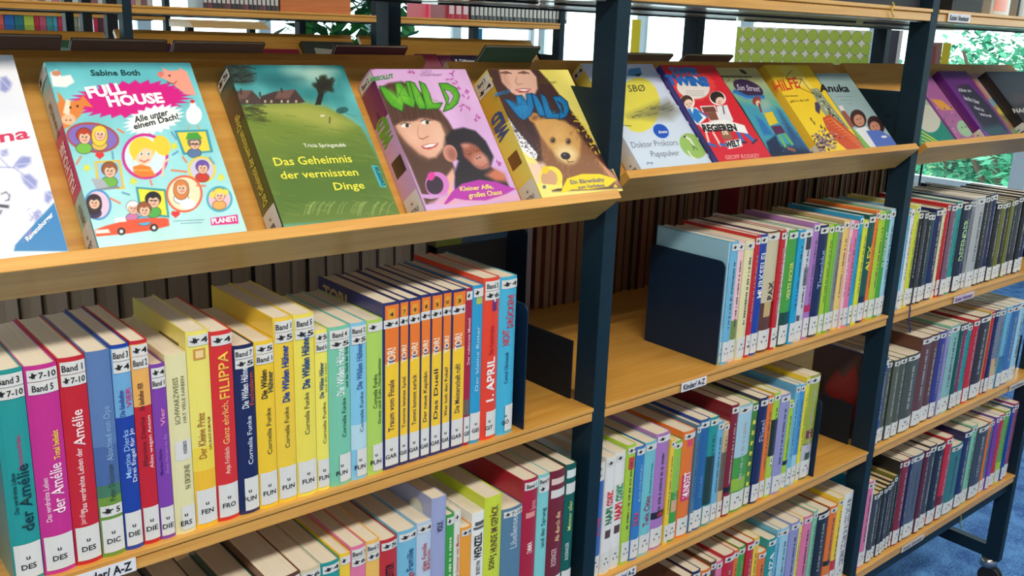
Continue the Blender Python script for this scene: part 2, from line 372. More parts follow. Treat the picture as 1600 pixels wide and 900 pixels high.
# ------------------------------------------------------------------ shelving units
M_captrim = plain('brown_trim', (84, 60, 50), .5)
S = {'S1': 0.0, 'S2': -.3045, 'S3': -.6085}
DEP = .6
def display_geo(th, F, Llip=.0623):
    b = np.array([math.cos(math.radians(th)), math.sin(math.radians(th))]); n = np.array([-b[1], b[0]])
    F = np.array(F); G = F - n * Llip
    return b, n, F, G
DG = {0: display_geo(52, (-.036, .3225)), 1: display_geo(46, (-.0185, .3445)), 2: display_geo(46, (-.0185, .3445))}
LB = {-1: .243, 0: .256, 1: .256}
LR = {-1: .252, 0: .238, 1: .238}
def unit(y0, bays, geo, U, rearwood=True, top=.95, levels=('S1', 'S2', 'S3'), label='', detail=True, x0=0, disp=True, rear_disp=True):
    root = empty('bookshelf', (x0, y0, FLOOR), None, label, 'bookshelf')
    z = -FLOOR
    fx = lambda y, side: y if side == 0 else DEP - y
    for k in list(bays) + [bays[-1] + 1]:
        X = k * W
        for side in (0, 1):
            a, b = sorted((fx(0, side), fx(.042, side)))
            MB().box((X + .006, a, .085), (X + T, b, z + top)).build('post', M_steel, root, bevel=.0012)
        MB().box((X + .007, .042, .088), (X + T - .001, DEP - .042, .125)).build('foot_beam', M_steel, root)
        MB().box((X + .010, .042, z + top - .05), (X + T - .004, DEP - .042, z + top - .02)).build('top_beam', M_steel, root)
        for side in (0, 1):
            yc = fx(.03, side)
            c = MB().cyl((X + .019, yc, .085), (X + .019, yc, .06), .02, .024, 16).build('caster', M_chrome, root)
            m = MB(); m.cyl((X + .005, yc - .01, .03), (X + .016, yc - .01, .03), .03, n=20); m.cyl((X + .022, yc - .01, .03), (X + .033, yc - .01, .03), .03, n=20)
            m.build('wheel', M_rubber, c)
        for nm in levels:
            zz = z + S[nm]
            MB().prism([(.046, zz + .0005), (.25, zz + .0005), (.25, zz + .06), (.2, zz + .093), (.046, zz + .093)], X + .0005, X + .0035).build('side_bracket', M_steeldark, root, bevel=.0005)
    for k in bays:
        xa, xb = k * W + T + .0004, (k + 1) * W - .0004
        if k * W + T < 0 and k == bays[0]: pass
        for side in (0, 1):
            for nm in levels:
                zz = z + S[nm]
                pr = [(-.0015, 0), (.285, 0), (.285, -.022), (.001, -.022), (.001, -.0085), (.0028, -.0075), (-.0015, -.006)]
                MB().prism([(fx(p[0], side), zz + p[1]) for p in pr], xa, xb + .0065 if side == 0 else xb).build('shelf_board', M_wood, root, bevel=.0008)
            zz = z + U
            pr = [(-.0015, 0), (.285, 0), (.285, -.022), (.001, -.022), (.001, -.0085), (.0028, -.0075), (-.0015, -.006)]
            o = MB().prism([(fx(p[0], side), zz + p[1]) for p in pr], xa, xb + .0065 if side == 0 else xb).build('shelf_board', M_wood, root, bevel=.0008)
            a, b_ = sorted((fx(.014, side), fx(.283, side)))
            MB().box((xa + .002, a, zz - .0245), (xb - .002, b_, zz - .0222)).build('underside_panel', M_under, o)
            if detail:
                a, b_ = sorted((fx(.15, side), fx(.156, side)))
                MB().box((xa + .002, a, zz - .0285), (xb - .002, b_, zz - .0247)).build('support_rail', M_steeldark, o)
            if not disp or (side == 1 and not rear_disp): continue
            b, n, F, G = geo[k] if k in geo else geo[1]
            P = lambda s, t_: tuple(G + s * n + t_ * b)
            ext = .0 if k == 0 or True else 0
            prl = [P(0, 0), P(.0623, 0), P(.0623, .0135), P(0, .0135)]
            LL = (LB if side == 0 or not detail else LR).get(k, .25)
            prb = [P(0, .0137), P(.016, .0137), P(.016, LL), P(0, LL)]
            MB().prism([(fx(p[0], side), z + p[1]) for p in prl], xa, xb).build('display_ledge', M_wood, root, bevel=.001)
            MB().prism([(fx(p[0], side), z + p[1]) for p in prb], xa, xb).build('display_board', M_wood, root, bevel=.0008)
            if side == 0:
                hb = z + geo[k][3][1] if k in geo else z + .3
                for X in ((k + 1) * W + .0085,):
                    Q = lambda s, t_: tuple((G + s * n + t_ * b) + np.array([0, z]))
                    tt = (.465 if k == -1 else .449)
                    m = MB().prism([(.0425, z + tt), (.0425, Q(.019, .055)[1] + .002), Q(.0165, .055), Q(.0165, .2), (.16, z + tt)], X - .0015, X + .0015)
                    g = m.build('gusset_plate', M_steel, root)
                    h_ = MB()
                    for (yy_, zz_) in ((.06, .1), (.06, .13), (.085, .13), (.06, .07)):
                        h_.cyl((X - .0019, yy_, hb + zz_), (X - .0016, yy_, hb + zz_), .003, n=12, col=(.005, .008, .01))
                    h_.build('peg_hole', M_coat, g)
    for k in bays:
        xa, xb = k * W + T, (k + 1) * W
        a = z + S['S3'] - .022 if 'S3' in levels else .5
        MB().box((xa, .012, a - .035), (xb + .006, .03, a - .004)).build('base_rail', M_steel, root)
        MB().box((xa, DEP - .03, a - .035), (xb + .006, DEP - .012, a - .004)).build('base_rail', M_steel, root)
    return root
UA = .6043
A = unit(0, [-1, 0, 1], {-1: DG[0], 0: DG[1], 1: DG[2]}, UA, label='long double-sided beech and blue steel bookshelf filling the foreground')
# ------------------------------------------------------------------ books in rows
PAL = dict(teal=(38,150,148), magenta=(196,44,140), red=(196,28,40), blue=(28,62,160), navy=(26,34,84), yellow=(240,204,48), lyellow=(238,226,110), cream=(228,222,170),
    orange=(234,120,30), purple=(126,62,168), lilac=(172,120,190), lime=(170,208,50), green=(70,160,60), dgreen=(20,84,74), sky=(110,180,214), lsky=(160,208,226),
    aqua=(116,196,204), white=(230,230,226), black=(26,26,28), brown=(96,56,38), dred=(132,24,34), grey=(130,134,142), pink=(226,120,160), lpink=(240,196,200),
    cyan=(30,160,208), olive=(112,112,40), sand=(206,178,132), lav=(150,150,200), mint=(130,200,160), steel=(80,120,150), dgrey=(60,62,68), maroon=(92,30,46), beige=(214,200,166))
def disc_side(b, h, d):
    m = MB(); n = 20
    for (ry, rz, cc, e) in ((.017, .022, (206,206,190), .0004), (.006, .006, (60,50,50), .0006)):
        m.add([(-e, .035 + ry * math.cos(a), h - .035 + rz * math.sin(a)) for a in [2 * math.pi * i / n for i in range(n)]], [tuple(range(n))[::-1]], lin(cc))
    m.build('cover_drawing', M_ink, b)
def rowX(z, yf, u, v): p = onY(u, v, yf); return p[0], p[2] - z
ROWNAME = {}
def row(rowlab, group, z, yf, first, specs, dep=(.148, .16), rnd=None, jit=0):
    """specs: (u, v of the spine's top right corner in the photograph, colour, description, options)"""
    x0 = rowX(z, yf, *first)[0] if isinstance(first, tuple) else first
    r = random.Random(len(specs)); out = []
    for s in specs:
        u, v, col, desc = s[:4]; o = dict(s[4]) if len(s) > 4 else {}
        x1, h = rowX(z, yf, u, v); t = max(.005, x1 - x0 - .0006)
        d = o.pop('d', r.uniform(*dep)); h = o.pop('h', h)
        lab = desc if o.pop('full', False) else desc + ', ' + rowlab
        out.append(book(lab, t, h, d, col, (x0 + .0003, yf + r.uniform(0, jit), z), None, group, **o)); x0 = x1
    return out
def sp(k): return PAL[k]
N_ = {}
R1 = 'upper row of the left bay'
Y1 = .0075

def tor(u, v, num, title, lab, **k):
    h = .195
    o = dict(bands=[], call='GAR', callw=(.12, .98),
             texts=[('TOR!', .705 * h, .825 * h, .5, .5, (244, 230, 205), .03), (title, .26 * h, .61 * h, .5, .36, (44, 34, 70), .015)],
             patches=[(.13, .995, .045, .645, (248, 204, 40)), (.13, .995, .645, .985, (236, 122, 34)), (.3, .75, .905, .965, (226, 160, 40)), (.3, .7, .645, .675, (90, 96, 150)), (.05, .99, .852, .902, WHITE)], matte=False, extra=torx(num, k.pop('side', False)), bul=.0008)
    o.update(k); return (u, v, (40, 44, 104), lab, o)
def torx(num, side):
    def f(b, t, h, d):
        m = MB(); bird(m, t, .0008, .1 * t, .66 * t, .858 * h, .895 * h, eps=.001); crosstext(m, t, .0008, '4', .72 * t, .92 * t, .864 * h, .005, INK)
        crosstext(m, t, .0008, num, .4 * t if len(num) < 2 else .34 * t, .64 * t, .92 * h, .005, (60, 30, 20), eps=.0009)
        m.build('spine_lettering', M_flat, b)
        if side:
            v, f_, w = glyphs('TOR!', .04); sc = .062 / w
            m = MB(); m.add([(-.0004, d - .012 - p[0] * sc, h - .026 + p[1] * sc * .9) for p in v], [q for q in f_], lin((206, 170, 120))); m.build('cover_title', M_ink, b)
    return f
b1 = row('', '', 0, Y1, -.778, [
 (34.5, 572, 'teal', 'thick turquoise hardcover at the left end of the top left row', dict(full=True, stick=['BBand 3', 'b7-10'], call='DES', texts=[('Das verdrehte Leben', .075, .118, .3, .16, (20,60,70), .01), ('der Amélie', .055, .125, .62, .42, (16,50,60), .012), ('Sommerliebe', .12, .155, .6, .16, (190,60,120), .01)])),
 (88, 564, 'magenta', 'magenta hardcover with yellow words beside the turquoise one', dict(full=True, stick=['b7-10', 'BBand 5'], call='DES', texts=[('Total beliebt', .122, .152, .72, .2, (248,220,60), .015), ('Das verdrehte Leben', .058, .105, .28, .17, (250,210,230), .01), ('der Amélie', .065, .118, .62, .4, (252,220,236), .012)])),
 (131.7, 553, 'red', 'red hardcover with flowing white title right of the magenta book', dict(full=True, stick=['BBand 1', 'b7-10'], call='DES', texts=[('Das verdrehte Leben der', .058, .128, .45, .22, (250,225,225), .008), ('Amélie', .13, .168, .5, .42, (252,230,230), .01), ('jardins', .045, .062, .35, .2, (250,190,190), .01)])),
 (171, 544, (92,124,176), 'misty blue and green hardcover right of the red book', dict(full=True, bands=[(.0, .3, (110,150,50)), (.3, .36, (70,120,90)), (.36, .55, (74,104,160))], birdlow='5', call='DIC', texts=[('Peter Dickinson', .062, .102, .6, .28, (60,80,50), .0), ('Abschied von Opa', .106, .165, .62, .28, (150,186,220), .0)])),
 (201, 535, 'blue', 'royal blue hardcover with pale top panel right of the misty one', dict(full=True, stick=['BBand 3', 'b4'], call='DIE', bands=[(.66, .985, (112,170,214))], texts=[('Martina Dierks', .082, .135, .42, .3, (150,190,240), .012), ('Drei Engel für Jo', .076, .135, .75, .24, (230,235,250), .008), ('Die fabelhaften', .15, .178, .35, .28, (40,60,150), .01), ('VIER', .158, .18, .75, .28, (200,50,120), .02)])),
 (229.5, 529, 'red', 'red hardcover with orange top panel right of the royal blue one', dict(full=True, stick=['b4', 'BBand 2'], call='DIE', bands=[(.69, .985, (236,176,90))], texts=[('Martina Dierks', .09, .145, .38, .28, (120,20,30), .012), ('Alles wegen Anton', .086, .145, .75, .22, (250,220,220), .008), ('Die fabelhaften VIER', .152, .182, .4, .3, (90,40,30), .01)])),
 (256.7, 566, 'purple', 'small purple hardcover, lower than its red neighbour', dict(full=True, stick=['b4', 'BBand 1'], call='DIE', texts=[('Martina Dierks', .075, .105, .3, .2, (60,20,110), .01), ('Zwei Herzen im Eis', .075, .12, .7, .2, (190,130,220), .008), ('Vier', .13, .15, .6, .3, (240,150,190), .02)])),
 (290.5, 549, 'cream', 'cream hardcover with grey upright capitals beside the small purple book', dict(full=True, call='ERS', callw=(.3, .98), callh=.16, patches=[(.2, .98, .42, .53, WHITE)], texts=[('SCHWARZWEISS', .128, .18, .38, .24, (110,110,60), .0), ('HAT VIELE FARBEN', .128, .18, .72, .17, (110,110,60), .0), ('KNESEBECK', .093, .108, .65, .17, INK, .01), ('N ERSKINE', .052, .08, .68, .28, (80,84,50), .0)])),
 (325, 513, 'lyellow', 'tall pale yellow hardcover with an orange handwritten title', dict(full=True, stick=['b4'], call='FEN', callh=.2, bands=[(.0, .3, (240,190,40)), (.3, .42, (240,214,70))], patches=[(.25, .8, .86, .915, (206,150,60)), (.35, .7, .87, .905, (240,210,150))], texts=[('Der Kleine Prinz', .082, .135, .42, .34, (170,110,40), .01), ('DAS BUCH ZUM FILM', .09, .128, .8, .13, (130,90,40), .01)], extra=lambda b, t, h, d: MB().box((-.0004, .02, h - .045), (-.0002, .075, h - .018), lin((96,72,46))).build('cover_drawing', M_matte, b))),
 (361, 513, (214,44,40), 'tall red hardcover with yellow title right of the pale yellow one', dict(full=True, stick=['b4'], call='FRO', callh=.2, texts=[('Anja Fröhlich', .056, .088, .5, .22, (252,214,190), .01), ('Ganz ehrlich,', .092, .142, .5, .3, (250,200,120), .005), ('FILIPPA', .145, .198, .52, .46, (250,206,80), .01)])),
 (395.5, 535, 'navy', 'dark navy hardcover between the red and the yellow books', dict(full=True, stick=['BBand 7', 'b5'], call='FUN', callw=(.25, .98), callh=.22, texts=[('Die Wilden Hühner', .128, .178, .45, .32, (230,236,246), .015), ('Fuchsalarm', .13, .168, .78, .24, (200,80,40), .01), ('Cornelia Funke', .06, .118, .6, .24, (220,226,236), .008)])),
 (426.4, 529, (242,202,40), 'first of the bright yellow hardcovers, shorter, beside the navy one', dict(full=True, stick=['b5', 'BBand 1'], call='FUN', callh=.22, texts=[('Die Wilden', .134, .168, .4, .3, (30,40,40), .02), ('Hühner', .14, .165, .74, .32, (30,60,70), .02), ('Cornelia Funke', .066, .122, .58, .26, (60,60,40), .005)])),
 (456.7, 492, (240,204,56), 'tallest golden yellow hardcover with blue title', dict(full=True, stick=['BBand 1', 'b5'], call='FUN', callh=.2, d=.165, texts=[('Die Wilden Hühner', .124, .192, .5, .36, (28,66,150), .03), ('Cornelia Funke', .068, .118, .5, .24, (70,70,40), .005)])),
 (490, 486.7, (238,222,84), 'tall lemon yellow hardcover right of the golden one', dict(full=True, stick=['BBand 5', 'b5'], call='FUN', callh=.2, d=.165, texts=[('Die Wilden Hühner', .135, .2, .5, .36, (24,70,130), .03), ('Cornelia Funke', .078, .13, .5, .24, (70,80,50), .005)])),
 (510.9, 513, (240,230,96), 'low lemon yellow hardcover before the pale green one', dict(full=True, stick=['b5', 'BBand 6'], call='FUN', callh=.2, texts=[('Die Wilden Hühner', .118, .162, .42, .34, (30,80,120), .02), ('und die Liebe', .124, .16, .78, .18, (90,150,70), .01), ('Cornelia Funke', .06, .112, .6, .28, (70,80,50), .005)])),
 (546, 505.8, (122,200,168), 'sea green hardcover right of the low lemon yellow one', dict(full=True, stick=['BBand 4', 'b5'], call='FUN', callw=(.4, .98), callh=.2, texts=[('Die Wilden Hühner', .116, .178, .48, .34, (236,246,246), .02), ('und das Glück der Erde', .124, .176, .8, .16, (20,60,60), .01), ('Cornelia Funke', .062, .112, .64, .2, (40,70,60), .005)])),
 (572, 501, (132,198,228), 'light blue hardcover with silvery title right of the sea green one', dict(full=True, stick=['BBand 2', 'b5'], call='FUN', callw=(.3, .98), callh=.2, bands=[(.2, .36, (186,220,232))], texts=[('Die Wilden Hühner', .118, .176, .5, .36, (60,110,170), .02), ('Cornelia Funke', .062, .114, .62, .22, (50,80,100), .005)])),
 (597.6, 496.4, (176,212,92), 'apple green hardcover left of the navy and orange series', dict(full=True, stick=['b'], call='FUN', callw=(.3, .98), callh=.2, texts=[('Cornelia Funke', .088, .132, .45, .26, (40,70,40), .005), ('Greta und Eule, Hundesitter', .066, .152, .74, .22, (50,90,40), .01)])),
 tor(623.3, 470, '4', 'Traum vom Finale', 'first of the navy and orange football books, navy cover side showing', side=True, full=True),
 tor(638, 466.7, '7', 'Tommis letztes Spiel', 'orange and yellow football book marked seven', full=True),
 tor(656.7, 463.6, '9', 'Tommi kommt zurück', 'orange and yellow football book marked nine', full=True),
 tor(673, 458.7, '8', 'Der neue Kapitän', 'orange and yellow football book marked eight', full=True),
 tor(691.3, 455.6, '5', 'Das Duell', 'orange and yellow football book marked five', full=True),
 tor(705.6, 452.4, '10', 'Wer holt den Pokal?', 'orange and yellow football book marked ten', full=True),
 tor(727.8, 449.8, '3', 'Die Meisterschaft ruft!', 'last of the orange football books, marked three, beside the crimson one', full=True),
 (738.4, 449, (166,30,60), 'thin crimson hardcover with pale slanted title', dict(full=True, stick=['b'], call='GEI', texts=[('Der rubinrote Mantel', .115, .178, .5, .4, (250,214,220), .005)], bands=[(.2, .3, (110,96,84))])),
 (755.3, 443.6, (46,156,206), 'bright blue hardcover between the crimson and the orange red one', dict(full=True, stick=['b'], call='GEI', callw=(.02, .98), callh=.2, texts=[('Der kleine Ritter', .075, .165, .5, .3, (190,226,240), .005)], patches=[(.3, .9, .885, .925, (180,190,90))])),
 (781, 431, (232,66,34), 'large orange red hardcover with big white capitals', dict(full=True, stick=['BBand 2', 'b6'], call='GIT', callw=(.3, .98), callh=.18, texts=[('1. APRIL', .055, .118, .5, .46, (250,240,236), .03), ('Die Katastrophe', .122, .162, .5, .28, (190,30,30), .01)], patches=[(.5, .8, .8, .885, (110,40,110)), (.6, .72, .855, .872, WHITE)])),
 (808, 429, (70,178,214), 'large light blue hardcover at the right end before the bookend', dict(full=True, stick=['b4'], call='GÖ', callw=(.45, .98), callh=.19, texts=[('NICHT', .13, .152, .38, .36, (214,50,70), .02), ('DRÜCKEN!', .154, .2, .6, .38, (214,50,70), .02), ('Carmel Glückstadt', .075, .12, .45, .2, (30,70,110), .005)])),
], dep=(.15, .16))

R2 = 'lower row of the left bay'
z2 = S['S2']
lab2 = lambda s: s + ', in the lower left row'
low = []
xs_ = -.812
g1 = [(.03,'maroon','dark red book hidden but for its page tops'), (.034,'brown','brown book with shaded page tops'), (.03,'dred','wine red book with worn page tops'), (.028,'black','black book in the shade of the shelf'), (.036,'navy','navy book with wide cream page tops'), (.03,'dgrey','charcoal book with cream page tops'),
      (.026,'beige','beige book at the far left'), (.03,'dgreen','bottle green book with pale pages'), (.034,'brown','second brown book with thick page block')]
xe = rowX(z2, Y1, 469, 891)[0]
gl_ = xe - xs_; tot = sum(a for a, _, _ in g1)
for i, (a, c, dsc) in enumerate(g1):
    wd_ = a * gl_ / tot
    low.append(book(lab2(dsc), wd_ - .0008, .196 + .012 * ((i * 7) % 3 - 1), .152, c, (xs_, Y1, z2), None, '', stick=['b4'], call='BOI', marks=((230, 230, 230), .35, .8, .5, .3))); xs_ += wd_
row('lower left row', '', z2, Y1, xe, [
 (500.5, 880.6, 'beige', 'sand coloured hardcover next to the dark ones', dict(stick=['b6'], call='BOI')),
 (530, 871, 'teal', 'turquoise hardcover', dict(stick=['b4'], call='BOI', texts=[('Der', .15, .17, .5, .3, (20,60,90), .01)])),
 (547, 860.7, 'yellow', 'thin yellow hardcover', dict(stick=['b'], call='BOI')),
 (571, 847, 'pink', 'pink hardcover with volume sticker', dict(stick=['BBand 1', 'b6'], call='BRE')),
 (593, 839, (240,190,90), 'apricot hardcover with volume sticker', dict(stick=['BBand 2', 'b6'], call='BRE')),
 (620, 836, (190,46,44), 'brick red hardcover with black edged title', dict(stick=['b5'], call='BRE', texts=[('RITTERREITER', .12, .172, .5, .46, (24,20,20), .02)])),
 (650.6, 821, (120,186,216), 'light blue hardcover with red and blue title', dict(stick=['b4'], call='BRU', texts=[('stige', .13, .148, .6, .36, (200,50,50), .01), ('Familie', .15, .182, .6, .36, (40,70,120), .01)])),
 (674, 810, (188,206,226), 'whitish blue hardcover with red and blue title', dict(stick=['b4'], call='BRU', texts=[('stige Familie', .14, .182, .45, .32, (190,60,60), .01), ('Mondschein', .14, .17, .78, .28, (190,60,60), .01)])),
 (697.5, 772, (158,166,206), 'tall lavender hardcover with a pale oval on its side', dict(texts=[('VOLK', .19, .206, .5, .4, (30,34,70), .02)], extra=lambda b, t, h, d: disc_side(b, h, d))),
 (709.7, 801, (62,160,60), 'thin grass green hardcover', dict(stick=['b'], call='BUS', marks=((200, 230, 190), .3, .85, .5, .35))),
 (720, 795, (226,228,214), 'thin white hardcover with red title', dict(stick=['b'], call='BUS', texts=[('Mein Sommer mit Mucks', .1, .175, .5, .5, (190,50,50), .005)])),
 (737, 819, (238,160,40), 'short orange paperback', dict(stick=['b5'], call='BUT')),
 (757, 796, (236,236,232), 'white hardcover with heavy black title', dict(patches=[(.2,.95,.9,.93,(90,90,90)),(.1,.95,.87,.89,(90,90,90))], call='DAH', texts=[('WENZEL', .125, .165, .45, .56, (20,20,24), .03), ('DIE ERSTE VON', .1, .122, .5, .3, (20,20,24), .02)])),
 (784.7, 769, (206,220,50), 'tall lime yellow hardcover with crooked brown title', dict(stick=[], call='DAH', texts=[('SON', .1, .118, .4, .3, (60,60,30), .02), ('5 HUNDE IM GEPÄCK', .12, .2, .5, .38, (90,60,40), .015)])),
 (816, 785.7, (88,128,156), 'dusty blue hardcover with white script', dict(stick=['b7-10'], call='DAH', texts=[('Libellensee', .12, .175, .55, .34, (226,234,240), .0)])),
 (841, 742.8, (172,22,50), 'crimson hardcover with volume sticker and white ornaments', dict(stick=['BBand 1'], call='DAH', texts=[('EMMA', .1, .118, .5, .34, (250,220,220), .01), ('Janne', .16+.01, .185, .6, .4, (240,170,180), .005)], patches=[(.2,.8,.72,.76,(226,150,140))])),
 (859, 736.7, (128,208,208), 'narrow turquoise hardcover with volume sticker', dict(stick=['BBand 4', 'b'], call='DAH', texts=[('und der Sprung', .1, .165, .5, .34, (20,80,90), .01)])),
 (884, 729, (116,26,34), 'dark red hardcover with pale capitals on top', dict(call='DAH', texts=[('Ab durch die', .1, .15, .55, .3, (250,210,160), .01), ('ROSINGER', .06, .09, .4, .3, (236,206,200), .01)], patches=[(.1,.9,.9,.945,(226,200,190)), (.1, .98, .8, .86, WHITE)])),
 (901, 721, (14,92,80), 'dark green hardcover at the right end', dict(call='DAH', texts=[('Meister aller', .11, .16, .5, .34, (210,230,120), .005), ('ROSINGER', .06, .09, .4, .3, (220,230,226), .01)], patches=[(.1,.95,.9,.96,(220,230,226)), (.1, .98, .78, .86, WHITE)])),
])
# ------------------------------------------------------------------ rows of the middle and right bay
NAMES = dict(lyellow='pale yellow', dgreen='dark green', sky='sky blue', lsky='pale blue', dred='dark red', lpink='light pink', lav='lavender', dgrey='dark grey', steel='steel blue', teal='teal', sand='sandy brown', mint='mint green', lime='lime green')
def nm(c): return NAMES.get(c, c)
USED = {}
def dragon(b, t, h, d):
    MB().box((-.0004, .006, .002), (-.0001, d, h - .002), lin((66, 44, 40))).build('cover_picture', M_ink, b)
    MB().add([(-.0008, y, z) for y, z in ((.03, .05), (.06, .04), (.075, .09), (.1, .07), (.125, .1), (.1, .15), (.085, .13), (.06, .17), (.045, .13))], [tuple(range(9))], lin((120, 34, 30))).build('cover_drawing', M_ink, b)
def auto(where, group, z, yf, first, raw, dep=(.148, .162), call='-', jit=.004):
    specs = []
    n = len(raw)
    for i, r in enumerate(raw):
        u, v, c = r[:3]; o = dict(r[3]) if len(r) > 3 else {}
        cl = o.pop('desc', nm(c) + ' book')
        a = nm(raw[i - 1][2]) if i else None; b = nm(raw[i + 1][2]) if i < n - 1 else None
        an = lambda q: ('an ' if q[0] in 'aeio' else 'a ') + q
        if a and b: lab = f'{cl} between {an(a)} and {an(b)} one, {where}'
        elif b: lab = f'{cl} at the left end of the row, {where}'
        else: lab = f'{cl} at the right end of the row, {where}'
        if lab in USED:
            USED[lab] += 1; lab = lab.replace(' between', ' nearer the right, between', 1) if USED[lab] == 2 else lab.replace(' between', ' farthest right, between', 1)
        if len(lab.split()) > 16: lab = lab.replace(' book', '', 1) if 'picture book' not in lab else lab
        if len(lab.split()) > 16 and a: lab = f'{cl} right of {an(a)} one, {where}'
        USED.setdefault(lab, 1)
        o.setdefault('call', call); o.setdefault('stick', ['b'])
        dk = sum(PAL[c]) < 330 if isinstance(c, str) else True
        if 'texts' not in o: o.setdefault('marks', ((176, 176, 168) if dk else (70, 66, 70), .3, .86, .5, .2))
        o['full'] = True
        specs.append((u, v, c, lab, o))
    return row('', group, z, yf, first, specs, dep, jit=jit)
def TX(s, z0, z1, xc=.5, hf=.5, c=(20, 20, 24), b=.02): return (s, z0 * .21, z1 * .21, xc, hf, c, b)
auto('middle bay upper row', '', 0, .0095, .3155, [
 (1143.5, 379.5, 'lsky', dict(desc='pale blue picture book', bands=[(0, .09, (150, 190, 60))], d=.155, stick=[])), (1156, 376, 'sky', dict(call='-', desc='second pale blue book')),
 (1167, 376, 'lpink', dict(bands=[(.12, .35, (120, 140, 70))])), (1181, 373.6, 'cream', {}), (1190, 367, 'red'), (1202, 365, 'blue', dict(texts=[TX('MURKSELEI', .5, .88, .5, .6, (236, 236, 240))])),
 (1222, 359.7, 'brown', dict(desc='cream and brown book', bands=[(.42, .99, (206, 196, 160))], texts=[TX('PAX', .46, .62, .6, .4, (60, 40, 30))], patches=[(.25, .8, .3, .42, (200, 170, 110))])),
 (1230, 359, 'red'), (1235, 356, 'white'), (1250, 358, 'green', dict(bands=[(.0, .3, (24, 70, 60))], texts=[TX('VIERTE KICKER', .42, .75, .5, .35, (240, 236, 120))])), (1260, 358, 'cyan'),
 (1273, 356, 'grey', dict(desc='white book with black winter trees', bands=[(.0, 1, (206, 210, 214))], patches=[(.2, .8, .82, .96, (60, 60, 66)), (.3, .9, .5, .66, (120, 124, 130)), (.1, .4, .14, .24, (90, 90, 96))])),
 (1284, 347, 'lilac', dict(bands=[(.24, .3, (190, 30, 90))])), (1298, 350.5, 'navy', dict(texts=[TX('Tintenblut', .45, .8, .5, .4, (150, 170, 220))])), (1306, 350.5, 'lime'), (1314, 348.7, 'green', dict(bands=[(0, 1, (120, 186, 40))])),
 (1321, 350, 'grey'), (1331, 343, (236, 196, 96) and 'sand', dict(bands=[(0, 1, (238, 200, 110))])), (1336, 344, 'lpink'), (1344, 345, 'pink'), (1351, 337, 'cyan'), (1358, 343, 'lime', dict(bands=[(0, 1, (220, 224, 40))])),
 (1370.5, 334, 'dgreen', dict(texts=[TX('ALEX', .5, .75, .5, .5, (220, 226, 60))], bands=[(0, .25, (24, 34, 70))])), (1377, 328.5, 'orange'), (1387, 329.6, 'lime'), (1394, 330, 'green', dict(texts=[TX('SUPERGUT', .5, .85, .5, .5, (220, 230, 200))])), (1403, 326, 'lsky')])
